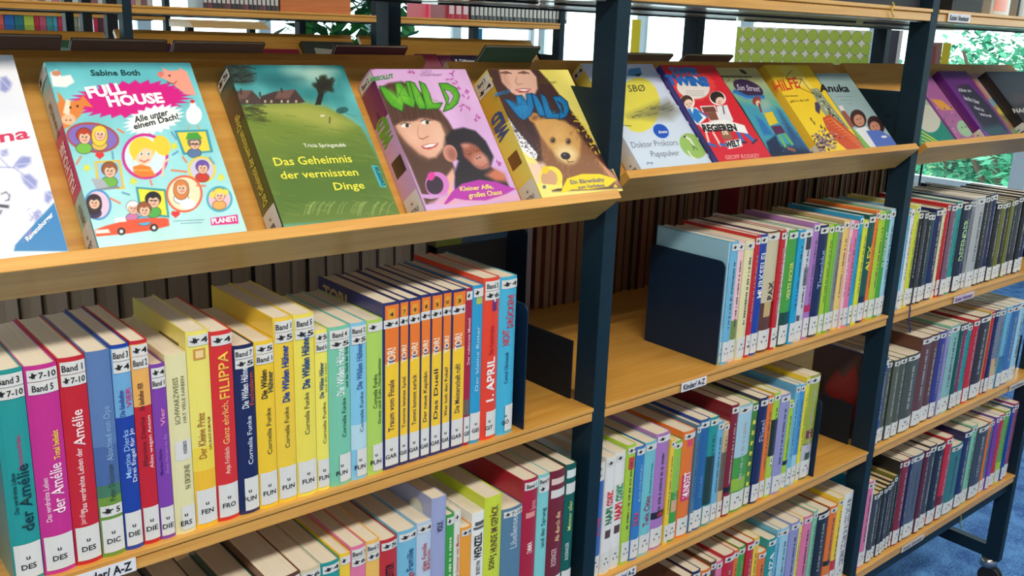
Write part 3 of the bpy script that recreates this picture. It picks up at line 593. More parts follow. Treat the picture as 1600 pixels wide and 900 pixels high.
auto('middle bay second row', '', z2, .0095, .0325, [
 (948, 722, 'white', dict(desc='blue and white book', patches=[(.3, .95, .1, .85, (50, 100, 180))], texts=[TX('ROM', .35, .5, .5, .4, (200, 60, 80))], stick=['b', 'b'])),
 (964, 711, 'white', dict(desc='white book with green and red lettering', texts=[TX('NAPI', .42, .56, .5, .62, (40, 120, 80), .04), TX('COMIC', .58, .7, .5, .6, (216, 40, 60), .04)], patches=[(.25, .8, .31, .38, (90, 60, 50))])),
 (981, 703.5, 'white', dict(desc='red and green lettered white book', texts=[TX('NAPI', .42, .56, .5, .62, (210, 30, 50), .04), TX('COMIC', .58, .72, .5, .6, (50, 150, 90), .04)], patches=[(.25, .8, .31, .38, (90, 60, 50))])),
 (995.6, 692, 'lime', dict(stick=['b4'], patches=[(.2, .8, .8, .9, (200, 60, 50))])), (1009.5, 694, 'blue', dict(bands=[(0, 1, (54, 124, 196))], texts=[TX('ZARA', .3, .42, .4, .5, (210, 60, 80)), TX('ALEX COUSTEAU', .5, .82, .6, .3, (160, 210, 240), 0)])),
 (1028, 686.5, 'aqua', dict(texts=[TX('Twin Cities', .26, .52, .45, .5, (160, 30, 90), .01), TX('Die Stadt der Inseln', .54, .8, .6, .2, (40, 80, 100), 0)])),
 (1050, 673, 'lilac', dict(desc='wide mauve buckled book', bands=[(.27, .33, (40, 30, 40))], patches=[(.4, .8, .285, .315, (190, 30, 60))])), (1056, 684.6, 'yellow'), (1069, 686.5, 'green', dict(patches=[(.2, .8, .3, .42, (230, 170, 130))], bands=[(.5, 1, (140, 200, 60))])),
 (1089, 669.5, 'orange', dict(desc='wide orange book, pink title', patches=[(.15, .85, .35, .6, (214, 50, 110)), (.3, .7, .86, .92, (220, 70, 110))], texts=[TX('HUNDERT', .36, .59, .5, .5, (250, 240, 240), .04)], callw=(.05, .98))),
 (1096, 662, 'steel', {}), (1111.5, 652.5, 'blue', dict(bands=[(0, 1, (40, 100, 160))], d=.165, texts=[TX('EDGAR', .3, .5, .5, .3, (110, 160, 210), 0)])), (1125.5, 649, 'teal', dict(d=.165, bands=[(.2, .65, (30, 60, 50))])), (1134, 657, 'sky'), (1142, 659, 'sand', dict(bands=[(.3, .7, (110, 100, 80))])),
 (1157, 630, 'dred', dict(bands=[(.22, .27, (30, 20, 24))], d=.17)), (1179, 628, 'green', dict(desc='wide green and pale blue book', bands=[(.52, 1, (170, 206, 222)), (.2, .32, (150, 190, 50))], d=.17)),
 (1188, 628, 'lime', dict(desc='green book dotted with yellow flowers', bands=[(0, 1, (70, 130, 50))], patches=[(.2, .6, .2 + i * .1, .24 + i * .1, (230, 220, 70)) for i in range(7)])),
 (1202, 618.5, 'navy', dict(texts=[TX('Flügel', .6, .8, .45, .5, (200, 190, 210), .0)])), (1210.5, 616, 'orange'), (1221, 611, 'lime', dict(bands=[(.4, .75, (40, 40, 36))], patches=[(.3, .8, .3, .4, (230, 230, 200))])), (1236, 612, 'lav', dict(desc='wide lavender book')),
 (1242.6, 625, 'lime', dict(bands=[(.28, .33, (30, 30, 30))])), (1253, 599.7, 'sky', {}), (1260.7, 598, 'lsky', dict(bands=[(.3, .99, (70, 150, 210))])), (1268, 588, 'yellow', dict(bands=[(0, 1, (226, 220, 40))])), (1285, 583, 'olive', dict(desc='tall olive patterned book before the bookend', bands=[(.35, 1, (160, 170, 50)), (.1, .34, (190, 190, 200))], patches=[(.2, .8, .4, .48, (120, 50, 50)), (.3, .7, .16, .26, (60, 90, 60))]))])
z3 = S['S3']
auto('middle bay third row', '', z3, .0095, .28, [
 (1070, 905, 'maroon'), (1083, 897, 'brown'), (1096, 888.6, 'navy'), (1111, 885, 'orange'), (1121, 875, 'brown'), (1131, 873.5, 'pink'), (1149, 860, 'red', dict(desc='wide red book')), (1156, 858, 'orange'), (1167.4, 851, 'green'), (1179.5, 843, 'red'), (1189, 837.6, 'yellow'), (1199.5, 858, 'orange', dict(desc='low orange book')),
 (1214.6, 837.6, 'teal', dict(texts=[TX('PINZA', .5, .8, .5, .5, (230, 236, 240))])), (1222, 826, 'sky'), (1236, 820.6, 'lsky', dict(bands=[(0, .5, (120, 190, 220))])), (1251, 811, 'lav'), (1257.7, 809, 'lyellow'), (1272, 801.7, 'pink'), (1279.6, 796, 'mint'), (1297.7, 794, 'black', dict(desc='wide black book')), (1309.8, 786.6, 'orange', dict(desc='orange book with a dark buckle band', bands=[(.3, .36, (40, 24, 20))])), (1320, 775, 'yellow', dict(bands=[(.0, .3, (200, 50, 50))])),
 (1335, 766, 'white', dict(desc='large white book covered in scribbles', d=.18, stick=[], marks=((120, 110, 110), .1, .95, .5, .5)))])
auto('right bay upper row', '', 0, .013, .8835, [
 (1421, 328, 'lsky'), (1426, 325, 'sky'), (1432, 327, 'white'), (1440, 319.5, 'lyellow', dict(bands=[(0, 1, (206, 216, 50))])), (1446, 330, 'black'), (1452, 330, 'dgrey'), (1459, 332, 'black'), (1465, 333, 'teal', dict(bands=[(0, 1, (40, 80, 90))])), (1477.5, 325, 'navy', {}), (1482, 325, 'cream'), (1488.5, 317.7, 'red'), (1497.7, 317.7, 'maroon', dict(bands=[(0, 1, (120, 90, 110))])), (1507, 314, 'teal', dict(d=.165)), (1518, 316, 'dgrey', dict(desc='dark book with pale green lettering', bands=[(0, 1, (28, 34, 60))], texts=[TX('DEFENDER', .35, .8, .5, .55, (180, 220, 150), .02)])),
 (1523, 312, 'navy'), (1528, 312, 'grey'), (1541.7, 306.7, 'white', dict(desc='wide pale grey book', bands=[(0, 1, (176, 180, 180))])), (1549, 305, 'black', {}), (1554.5, 303, 'dgrey'), (1562, 301, 'navy', dict(d=.175)), (1568, 316, 'black'), (1575, 316, 'olive'), (1582, 314, 'black'), (1588, 312, 'olive', dict(bands=[(0, 1, (110, 116, 50))])), (1594, 310, 'black'), (1602, 306, 'dgrey'), (1610, 303, 'black'), (1618, 300, 'navy')], dep=(.15, .17))
auto('right bay second row', '', z2, .0105, .8835, [
 (1390, 558, 'blue', dict(desc='thin blue-spined book, dark side', extra=dragon)), (1398, 563, 'olive', dict(bands=[(0, 1, (84, 90, 66))])), (1408, 560, 'dgrey', dict(bands=[(0, 1, (90, 96, 72))])), (1419, 556, 'olive', dict(bands=[(0, 1, (80, 84, 64))])), (1439, 549, 'dgrey', dict(desc='wide mossy book', bands=[(0, 1, (74, 78, 58))])), (1459, 523, 'brown', dict(desc='wide reddish brown book', bands=[(0, 1, (100, 56, 44))])), (1472, 519, 'brown'), (1482, 516, 'navy', dict(bands=[(0, 1, (54, 56, 140))])), (1487, 514, 'lav'), (1503, 505, 'mint', dict(bands=[(0, 1, (140, 186, 180))])), (1509, 505, 'dgreen'), (1516, 503, 'maroon', dict(bands=[(0, 1, (130, 50, 90))])), (1522.6, 505, 'teal'), (1534, 497, 'red', dict(desc='bright red book')), (1551, 490, 'dgrey', dict(desc='wide dark brown book', bands=[(0, 1, (50, 38, 32))])), (1553.5, 488, 'yellow'), (1558, 486, 'red'), (1565.5, 483, 'navy'), (1575, 481, 'sand', dict(bands=[(.4, 1, (120, 130, 150))])), (1584, 477, 'sky', dict(bands=[(0, .4, (60, 120, 160))])), (1597, 473.5, 'blue', dict(bands=[(0, 1, (60, 110, 170))])), (1607, 470, 'lsky')])
auto('right bay bottom row', '', z3, .0105, .8835, [
 (1357, 751, 'cyan'), (1367, 749, 'pink'), (1369.5, 750, 'white'), (1376, 768, 'dgrey', dict(pages=(214, 190, 140))), (1382, 764, 'olive', dict(pages=(214, 190, 140), bands=[(0, 1, (50, 54, 44))])), (1388, 760, 'dgrey', dict(pages=(214, 190, 140), bands=[(0, 1, (40, 46, 50))])), (1394, 755, 'black', dict(pages=(214, 190, 140))), (1400, 750, 'dgrey', dict(pages=(214, 190, 140))), (1406, 742.5, 'olive', dict(pages=(214, 190, 140), bands=[(0, 1, (56, 60, 46))])),
 (1413, 720.6, 'black', dict(d=.17)), (1424.7, 715, 'dred'), (1429, 713, 'navy'), (1446.6, 705, 'steel', dict(desc='wide slate blue book', bands=[(0, 1, (84, 92, 108))])), (1455, 700.5, 'maroon'), (1466, 693, 'dgrey', {}), (1479.5, 689, 'black', dict(bands=[(.03, .12, (230, 90, 40))])), (1491, 680, 'red', dict(bands=[(0, .3, (110, 20, 30))])), (1506, 690, 'teal', dict(bands=[(0, 1, (50, 120, 120))])), (1521, 669.6, 'navy'), (1531, 662, 'mint'), (1547.5, 660, 'dgrey', dict(desc='wide dark speckled book')), (1552, 657, 'orange'), (1557, 655, 'steel'), (1564.5, 649, 'purple'), (1573, 645, 'red'), (1581.5, 639, 'lime', dict(bands=[(.3, 1, (100, 170, 70))])), (1587, 634, 'blue'), (1595, 628, 'magenta', dict(bands=[(0, 1, (150, 60, 90))]))])
# third row of the left bay stays below the frame

# ------------------------------------------------------------------ bookends
def bookend(x, z, y0, y1, h, lab, tongue=.09, flip=1):
    o = empty('bookend', (x, y0, z), None, lab, 'bookend'); r = .012; L = y1 - y0
    pr = [(0, .0006), (L, .0006), (L, h - r)] + [(L - r + r * math.cos(a), h - r + r * math.sin(a)) for a in np.linspace(.2, 1.57, 5)] + [(r - r * math.sin(a), h - r + r * math.cos(a)) for a in np.linspace(0, 1.4, 5)] + [(0, h - r)]
    MB().prism(pr, -.001, .001).build('upright_plate', M_bookend, o)
    return o
bookend(.3125, 0, .013, .176, .181, 'large dark navy bookend holding the upper row of the middle bay')
bookend(-.1315, 0, .0, .12, .182, 'dark blue bookend at the right end of the upper left row')
xe2 = rowX(z2, .0095, 1285, 583)[0]
bookend(xe2 + .0018, z2, .002, .12, .165, 'dark blue bookend at the right end of the middle bay second row')

# ------------------------------------------------------------------ rows on the rear side, fore-edges towards the camera
MR = [(-1, 0, 0), (0, -1, 0), (0, 0, 1)]
def rearrow(x0, x1, z, where, tones, wr, hr, yb=.582, dr=(.145, .156), pg=(176, 168, 156)):
    r = random.Random(int(x0 * 100) + 5); x = x0; i = 0
    grp = f'books standing back to front on the rear side, {where}'
    while x < x1:
        t = r.uniform(*wr)
        if x + t > x1: break
        c = r.choice(tones)
        book(f'book turned away showing only its fore-edge, {where}', t - .0008, r.uniform(*hr), r.uniform(*dr), c, (x + t, yb, z), MR, grp, pages=pg, marks=None)
        x += t
rearrow(-.815, onY(684, 390, .43)[0] + .004, 0, 'behind the upper row of the left bay', [(60, 40, 40), (70, 30, 36), (50, 44, 60), (90, 80, 60), (40, 40, 44)], (.028, .036), (.21, .225))
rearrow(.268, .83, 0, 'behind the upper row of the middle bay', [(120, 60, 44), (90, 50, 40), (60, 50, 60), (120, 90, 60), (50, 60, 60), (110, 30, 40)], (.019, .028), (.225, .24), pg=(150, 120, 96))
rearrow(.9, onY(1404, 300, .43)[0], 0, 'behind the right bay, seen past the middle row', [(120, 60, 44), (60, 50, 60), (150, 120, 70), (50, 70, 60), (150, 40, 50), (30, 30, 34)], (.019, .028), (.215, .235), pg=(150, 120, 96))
# ------------------------------------------------------------------ rear display row of the near bookshelf: only the books' backs rise over the board
def rear_display(k, xa, xb, px_top, lab, col, th=.006, up=.012, fl=False):
    b, n, F, G = DG[k + 1]; P0 = G + .0139 * b + .0166 * n; h = LR[k] - .0139 + up
    N3 = np.array([0, -n[0], n[1]]); B3 = np.array([0, -b[0], b[1]])
    book(lab, th, h, xb - xa, col, (xb, DEP - P0[0], P0[1]), [N3, np.array([-1, 0, 0]), B3], '', bul=.001)
BRN = (122, 100, 88)
rear_display(-1, -.80, -.575, 0, 'brown-backed book peeking over the top edge, behind the violet leaf cover', BRN, up=.02)
rear_display(-1, -.563, -.437, 0, 'brown-backed book peeking over the top edge, behind the turquoise cover', (116, 96, 84), up=.016)
rear_display(-1, -.427, -.29, 0, 'brown-backed book peeking over the top edge, behind the hilltop cover', BRN, up=.015)
rear_display(-1, -.17, -.035, 0, 'plum-backed book peeking over the top edge, behind the lilac cover', (90, 44, 60), up=.014)
rear_display(0, .10, .225, 0, 'sea green film-wrapped book peeking up beyond the bear cover', (84, 130, 104), up=.034)
rear_display(0, .42, .60, 0, 'brown-backed book peeking over the middle board, left one', BRN, up=.022)
rear_display(0, .64, .80, 0, 'brown-backed book peeking over the middle board, right one', (96, 66, 54), up=.022)
# rear contents near the right end of the upper left row
o = bookend(.236, 0, .425, .57, .168, 'tall dark bookend on the rear side beside the leaning picture book')
def cv(b, t, h, d):
    m = MB()
    m.add([(-.0005, d - .014 - p[0] * .012, h - .04 + p[1] * .018) for p in glyphs('liebt Bibi', .02)[0]], glyphs('liebt Bibi', .02)[1], lin((150, 40, 90))); m.build('cover_title', M_ink, b)
    m = MB(); m.add([(-.0005, y, z) for y, z in ((.03, .03), (.05, .02), (.062, .06), (.058, .12), (.04, .13), (.032, .08))], [(0, 1, 2, 3, 4, 5)], lin((176, 36, 50))); m.build('cover_drawing', M_ink, b)
book('speckled grey picture book with a red shape standing behind the bookends, rear side', .012, .225, .14, (150, 140, 150), (.2435, .432, 0), None, '', extra=cv)
o = empty('storage_box', (.04, .45, 0), None, 'dark box on the rear side beneath the lying blue book', 'box')
MB().box((0, 0, 0), (.165, .135, .148), lin((24, 30, 38))).build('box_body', M_matte, o, bevel=.001); MB().box((-.001, -.001, .1482), (.166, .136, .152), lin((30, 36, 44))).build('lid', M_matte, o)
lb = book('blue and green picture book lying flat on the dark box, rear side', .02, .17, .125, (60, 100, 140), (.035, .45, .1725), [(0, 0, -1), (0, 1, 0), (1, 0, 0)], '', bands=[(0, .35, (120, 140, 60))])
book('lying blue and green book on the rear side above the bookend', .15, .016, .2, (50, 90, 130), (-.315, .40, .2155), None, '', bands=[(0, 1, (120, 140, 60))]) if False else None

# upper shelf contents of the near bookshelf (only their feet show)
def ubox(px, py, w, h, d, col, lab, cat='box', y=.02):
    X = onY(px, py, y)[0]; o = empty('storage_box', (X, y, UA), None, lab, cat)
    MB().box((0, 0, 0), (w, d, h), lin(col)).build('box_body', M_matte, o, bevel=.001); MB().box((.01, -.0006, .02), (w - .01, 0, h - .03), lin(tuple(min(255, int(c * 1.15)) for c in col))).build('front_label', M_matte, o)
ubox(1486, 20, onY(1534, 26, .02)[0] - onY(1486, 20, .02)[0] - .004, .2, .2, (26, 26, 26), 'wide black box on the top shelf of the right bay')
book('book with an orange front panel on the top shelf, right bay', .09, .2, .15, (190, 186, 170), (onY(1545, 30, .02)[0], .02, UA), None, '', patches=[(.12, .8, .04, .9, (230, 110, 60))])
book('whitish grey speckled book at the right end of the top shelf', .06, .2, .15, (170, 168, 160), (onY(1586, 34, .02)[0], .02, UA), None, '', patches=[(0, .12, 0, 1, (40, 40, 44))])
ubox(1300, 0, .3, .18, .2, (22, 28, 40), 'wide dark navy box at the right end of the middle top shelf')
def hanging_tag(px, v0, v1, col, lab, y=-.004, wob=.004):
    a = onY(px, v0, y); b_ = onY(px, v1, y); m = MB(); P = [a + (b_ - a) * i / 8 + np.array([wob * math.sin(i * 1.1), 0, 0]) for i in range(9)]
    for p, q in zip(P[:-1], P[1:]): m.cyl(p, q, .0016, n=6, col=lin(col))
    o = m.build('page_ribbon', M_flat); tag(o, lab, 'ribbon')
hanging_tag(1395, 4, 30, (226, 196, 90), 'yellow loop of string hanging over the middle top shelf edge')
hanging_tag(1421, 476, 520, (50, 50, 120), 'dark blue ribbon hanging from a book over the right upper shelf edge', wob=.003)
hanging_tag(1501, 806, 826, (120, 140, 70), 'green bookmark tail hanging over the bottom shelf edge')

# shelf edge labels
def shelf_label(text, u0, u1, v, z, col=(226, 226, 232), tcol=(24, 24, 28), root=A, k=0, hh=.0155, zc=None):
    a = onY(u0, v, 0)[0]; b_ = onY(u1, v, 0)[0]; zc = z - .013 if zc is None else zc
    m = MB().box((a, -.0022, zc - hh / 2 - FLOOR), (b_, -.0017, zc + hh / 2 - FLOOR), lin(col)); o = m.build('shelf_label', M_flat, root)
    v_, f, w = glyphs(text, .03); s = (b_ - a) * .86 / w; m = MB(); hs = hh * .62 / CAPH
    m.add([(a + (b_ - a) * .07 + p[0] * s, -.0026, zc - hh * .3 - FLOOR + p[1] * hs) for p in v_], f, lin(tcol)); m.build('lettering', M_flat, o)
shelf_label('Kinder/ A-Z', 108, 212, 886, 0); shelf_label('Kinder/ A-Z', 1064, 1102, 597, 0)
shelf_label('Kinder/ A-Z', 958, 992, 894, z2); shelf_label('Kinder/ Abenteuer', 1480, 1515, 26, UA)
shelf_label('Kinder/ Abenteuer', 1490, 1520, 462, 0, (206, 196, 216), (120, 70, 120)); shelf_label('Kinder/ Abenteuer', 1409, 1440, 850, z3, (206, 200, 196), (120, 110, 110)); shelf_label('Kinder/ Abenteuer', 1578, 1600, 597, z2, (206, 200, 196), (120, 110, 110))

# ------------------------------------------------------------------ second and third bookshelf, further back
DGB = {k: display_geo(50, (-.03, .335)) for k in range(-4, 4)}
for k in (-3, -2, 1, 2): LB.setdefault(k, .25)
B = unit(1.95, [-1, 0, 1], DGB, .571, label='second bookshelf beyond the aisle, seen over the slanted boards', levels=('S1', 'S2'), rear_disp=False)
Cc = unit(3.9, [-1, 0], {}, .55, label='third bookshelf far back on the left, before the windows', levels=('S1', 'S2', 'S3'), disp=False)
def far_row(y0, z, px0, px1, pw, cols, lab, grp, h, d, pv=30, labelc=None, cat='book', seed=1):
    r = random.Random(seed); x = onY(px0, pv, y0 + .012)[0]; xe_ = onY(px1, pv, y0 + .012)[0]; i = 0; w0 = (xe_ - x) / pw
    for i in range(pw):
        c = cols[i % len(cols)] if seed else r.choice(cols); t = w0
        o = book(lab, t * .93, h * r.uniform(.97, 1.0), d, c, (x, y0 + .012, z), None, grp, bul=.0008, cat=cat, oname=cat.replace(' ', '_'), patches=[(.15, .85, .12, .75, labelc)] if labelc else ())
        x += t
far_row(1.95, .571, 318, 436, 17, [(70, 60, 60), (110, 60, 70), (50, 50, 60), (60, 50, 50)], 'slim dark audio case with white spine label, left group on the far top shelf', 'audio cases on the far top shelf, left group', .14, .12, 20, (206, 204, 200), 'audio case')
far_row(1.95, .571, 700, 733, 3, [(176, 40, 66)], 'crimson audio case with white spine label on the far top shelf', 'crimson audio cases on the far top shelf', .145, .12, 30, (226, 206, 210), 'audio case')
far_row(1.95, .571, 735, 886, 24, [(60, 66, 66), (50, 56, 58), (80, 84, 84)], 'slim grey audio case with white spine label, right group on the far top shelf', 'audio cases on the far top shelf, right group', .14, .12, 34, (200, 200, 196), 'audio case')
tb = empty('book_tray', (onY(438, 15, 1.97)[0], 1.97, .571), None, 'orange wooden tray holding folders on the far top shelf', 'tray')
tw = onY(548, 18, 1.97)[0] - onY(438, 15, 1.97)[0]
MB().box((0, 0, 0), (tw, .012, .05)).build('front_board', M_tray := woodmat('orange_wood', (190, 104, 50), (214, 130, 66)), tb); MB().box((0, .012, 0), (tw, .16, .01)).build('tray_floor', M_tray, tb); MB().box((0, .012, .01), (.01, .16, .09)).build('tray_side', M_tray, tb); MB().box((tw - .01, .012, .01), (tw, .16, .09)).build('tray_side', M_tray, tb); MB().box((.01, .09, .01), (tw - .01, .1, .1)).build('divider_board', M_tray, tb)
book('narrow pink book at the end of the far top shelf beside the near rear post', .02, .16, .12, (230, 50, 90), (onY(664, 28, 1.97)[0], 1.965, .571), None, '')
# books on the third bookshelf
zc_ = onY(60, 58, 3.912)[2] - .01
CB = MB().box((onY(-60, 50, 3.9)[0] , 3.9, zc_ - .02), (.83, 4.18, zc_)).build('shelf_board', M_wood); CB.parent = Cc; CB.location = (0, -3.9, -FLOOR)
for i, (a, b_, c, n1) in enumerate([(-8, 7, (226, 96, 90), 'coral'), (8, 23, (40, 110, 190), 'blue'), (24, 38, (24, 120, 130), 'petrol'), (39, 54, (186, 210, 80), 'lime'), (55, 62, (206, 40, 70), 'crimson'), (63, 73, (206, 90, 120), 'rose'), (74, 83, (60, 160, 160), 'turquoise'), (84, 90, (70, 170, 200), 'sky blue'), (91, 99, (190, 50, 90), 'raspberry'), (113, 122, (150, 160, 130), 'sage'), (123, 131, (196, 190, 180), 'ivory'), (147, 154, (210, 30, 80), 'cerise'), (155, 160, (70, 50, 60), 'dark plum'), (161, 166, (150, 60, 90), 'dusty rose')]):
    xa = onY(a, 45, 3.912)[0]; xb_ = onY(b_, 45, 3.912)[0]
    book(f'{n1} picture book in the far bright row at the upper left', xb_ - xa, .155, .14, c, (xa, 3.912, zc_), None, 'far picture books at the upper left', bul=.001, patches=[(.2, .8, .7, .85, (226, 220, 210))], bands=[(0, .4, tuple(int(x * .85) for x in c))])
far_row(3.9, .55, 40, 240, 20, [(200, 120, 150), (210, 190, 150), (150, 100, 110), (220, 220, 214)], 'faint pale folder foot on the highest far shelf, upper left', 'folders on the highest far shelf', .2, .14, 14, cat='folder')
# display books on the second bookshelf
def bdisp(u0, u1, vt, col, lab, col2=None, tilt=0, txt=None):
    b, n, F, G = DGB[0]; P0 = G + .0139 * b + .0166 * n; P1 = P0 + .02 * n; Pp = np.array([0, P1[0] + 1.95, P1[1]]); N3 = np.array([0, n[0], n[1]]); B3 = np.array([0, b[0], b[1]])
    q0 = on_plane(u0, vt, Pp, N3); q1 = on_plane(u1, vt, Pp, N3); h = float(np.dot(q0 - Pp, B3)); w = q1[0] - q0[0]
    bo = book(lab, .02, h, w, col, (q0[0], P0[0] + 1.95, P0[1]), [N3, np.array([1, 0, 0]), B3], '', bul=.001)
    m = MB()
    if col2: m.add([(.0204, w * a, h * e) for a, e in ((.15, .3), (.85, .25), (.8, .8), (.2, .86))], [(0, 1, 2, 3)], lin(col2)); m.build('cover_drawing', M_ink, bo)
    if txt:
        m = MB(); v, f, wd_ = glyphs(txt, .02); m.add([(.021, .01 + p[0] / wd_ * w * .8, h - .04 + p[1] * .03) for p in v], f, lin((226, 226, 230))); m.build('cover_title', M_ink, bo)
    return bo
bdisp(-4, 60, 56, (74, 66, 62), 'dim brown cover with dark lettering on the second bookshelf, far left', txt='Harry Rotter' if False else 'Ritter-Reime')
bdisp(72, 150, 62, (60, 100, 76), 'dark green cover on the second bookshelf, left', (120, 150, 140))
bdisp(216, 266, 67, (70, 30, 50), 'plum cover on the second bookshelf, left of the red one')
bdisp(340, 384, 73, (196, 60, 44), 'orange red cover on the second bookshelf', (220, 90, 50))
bdisp(404, 466, 76, (130, 34, 50), 'dark red cover with a pale slip on the second bookshelf', (160, 50, 60))
bdisp(470, 550, 64, (60, 66, 60), 'dark grey cover with a pale round shape on the second bookshelf', (170, 166, 150))
bdisp(648, 682, 84, (120, 34, 56), 'crimson cover on the second bookshelf, right of the rear post')
bdisp(684, 702, 86, (96, 34, 66), 'wine coloured cover on the second bookshelf beside the checkered one')
bdisp(704, 768, 86, (54, 40, 66), 'dark violet cover with white block letters on the second bookshelf', (150, 150, 160), txt='K Gefangen im Netz')

# ------------------------------------------------------------------ screens, banners, plant
def screen(px0, px1, vt, dist, lab, build):
    r0 = ray(px0, vt); r1 = ray(px1, vt); r0 = r0 / np.hypot(r0[0], r0[1]); r1 = r1 / np.hypot(r1[0], r1[1])
    A0 = CC + r0 * dist; A1 = CC + r1 * dist; w = float(np.hypot(*(A1 - A0)[:2])); H = float(A0[2] - FLOOR); dx = (A1 - A0)[:2] / w
    ex = np.array([dx[0], dx[1], 0]); ey = np.array([-dx[1], dx[0], 0])
    o = empty('partition_screen', (A0[0], A0[1], FLOOR), [ex, ey, np.array([0, 0, 1])], lab, 'screen'); build(o, w, H); return o
def b_green(o, w, H):
    MB().box((0, 0, .25), (w, .03, H), lin((226, 228, 214))).build('fabric_panel', M_matte, o)
    m = MB(); p = w / 12.4; r = p * .49; ry = r * 1.14; rows = 12
    for j in range(rows):
        for i in range(13):
            cx, cz = p * (i + .1), H - .02 - ry * .3 - j * ry * 2.02
            m.add([(min(w, max(0, cx + r * math.cos(a))), -.0008, min(H, cz + ry * math.sin(a))) for a in np.linspace(0, 2 * math.pi, 24, endpoint=False)], [tuple(range(24))], lin((84, 110, 50)))
            m.add([(min(w, max(0, cx + r * .95 * math.cos(a))), -.0014, min(H, cz + ry * .95 * math.sin(a))) for a in np.linspace(0, 2 * math.pi, 24, endpoint=False)], [tuple(range(24))], lin((164, 192, 72)))
    tag(m.build('circle_print', M_matte, o), kind='stuff')
    for x in (.04, w - .07): MB().box((x, -.0, 0), (x + .03, .03, .249)).build('leg', M_steeldark, o)
screen(1152, 1364, 41, 4.2, 'white partition screen printed with rows of green circles', b_green)
def b_dark(o, w, H):
    MB().box((0, 0, .02), (w, .4, H), lin((56, 60, 74))).build('side_panel', M_matte, o); MB().box((w - .012, -.006, .02), (w, 0, H), lin((190, 194, 196))).build('edge_strip', M_matte, o); MB().box((0, .02, 0), (w, .38, .019)).build('plinth', M_steeldark, o)
screen(1366, 1412, 46, 3.6, 'dark grey cabinet end with a light edge beside the green circle screen', b_dark)
def b_yel(o, w, H):
    MB().box((0, 0, H - .42), (w * .62, .03, H), lin((150, 110, 90))).build('picture_panel', M_matte, o); MB().add([(.02, -.0008, H - .4), (w * .5, -.0008, H - .4), (w * .35, -.0008, H - .02), (.1 * w, -.0008, H - .02)], [(0, 1, 2, 3)], lin((160, 60, 60))).build('picture', M_matte, o)
    MB().box((w * .63, 0, H - .42), (w, .03, H), lin((226, 196, 30))).build('yellow_panel', M_matte, o); MB().box((w * .45, .005, .0195), (w * .55, .025, H - .4205)).build('pole', M_steeldark, o); MB().box((0, -.05, 0), (w, .079, .019)).build('foot', M_steeldark, o)
screen(1452, 1487, 66, 6.2, 'narrow display stand with a yellow strip before the right window', b_yel)
def b_yg(o, w, H):
    MB().box((0, 0, .02), (w, .02, H - .3), lin((130, 134, 150))).build('grey_panel', M_matte, o); MB().box((0, 0, H - .2995), (w, .02, H), lin((230, 214, 40))).build('yellow_panel', M_matte, o); MB().box((0, -.02, 0), (w, .06, .019)).build('foot', M_steeldark, o)
screen(988, 1002, 30, 5.2, 'slim grey banner with a yellow head beside the second post', b_yg)
def b_cy(o, w, H):
    MB().box((0, 0, .02), (w, .02, H), lin((40, 150, 200))).build('cloth_panel', M_matte, o); MB().box((0, -.02, 0), (w, .06, .019)).build('foot', M_steeldark, o)
screen(733, 754, 44, 6.0, 'slim bright blue banner before the rear windows', b_cy)
def b_pic(o, w, H):
    MB().box((0, 0, .02), (w, .02, H), lin((190, 194, 196))).build('backing_panel', M_matte, o); MB().add([(w / 2 + w * .4 * math.cos(a), -.001, H - w * .55 + w * .5 * math.sin(a)) for a in np.linspace(0, 6, 12)], [tuple(range(12))], lin((120, 126, 120))).build('picture', M_matte, o); MB().box((0, -.02, 0), (w, .06, .019)).build('foot', M_steeldark, o)
screen(475, 487, 45, 5.6, 'small grey picture panel beside the indoor plant', b_pic)
# the ledge rack seen between the posts
rk = empty('ledge_rack', (.99, 3.5, FLOOR), None, 'pale wooden ledge rack in front of the rear windows', 'rack')
zr = onY(300, 43, 3.5)[2] - FLOOR; xr0 = onY(302, 35, 3.5)[0] - .99; xr1 = onY(422, 38, 3.5)[0] - .99
MB().prism([(0, zr), (.06, zr + .035), (.3, zr + .035), (.3, zr), ], xr0, xr1).build('ledge_board', M_woodedge, rk)
for x in (xr0 + .02, xr1 - .05): MB().box((x, .12, 0), (x + .03, .16, zr - .0005)).build('post', M_steeldark, rk); MB().box((x, .0, 0), (x + .03, .119, .03)).build('foot', M_steeldark, rk)

M_leaf, n_, l_, b_ = newmat('leaf_green'); at = n_.new('ShaderNodeAttribute'); at.attribute_name = 'Col'; l_.new(at.outputs['Color'], b_.inputs['Base Color']); b_.inputs['Roughness'].default_value = .45
b_.inputs['Transmission Weight'].default_value = 0.0
trn = n_.new('ShaderNodeBsdfTranslucent'); l_.new(at.outputs['Color'], trn.inputs[0]); mxs = n_.new('ShaderNodeMixShader'); mxs.inputs[0].default_value = .45
l_.new(b_.outputs[0], mxs.inputs[1]); l_.new(trn.outputs[0], mxs.inputs[2]); l_.new(mxs.outputs[0], n_['Material Output'].inputs[0])
M_bark = plain('bark', (74, 60, 46), .85, noise=.3, nscale=30, bump=.5)
def leaf(m, p, L, r, col, droop=.3):
    a = r.uniform(0, 6.28); d = Vector((math.cos(a), math.sin(a), r.uniform(-.9, .3) - droop)).normalized(); s = d.cross(Vector((r.uniform(-.3, .3), r.uniform(-.3, .3), 1))).normalized() * L * .24; p = Vector(p)
    m.add([p, p + d * L * .35 + s, p + d * L, p + d * L * .35 - s], [(0, 1, 2), (0, 2, 3)], col)
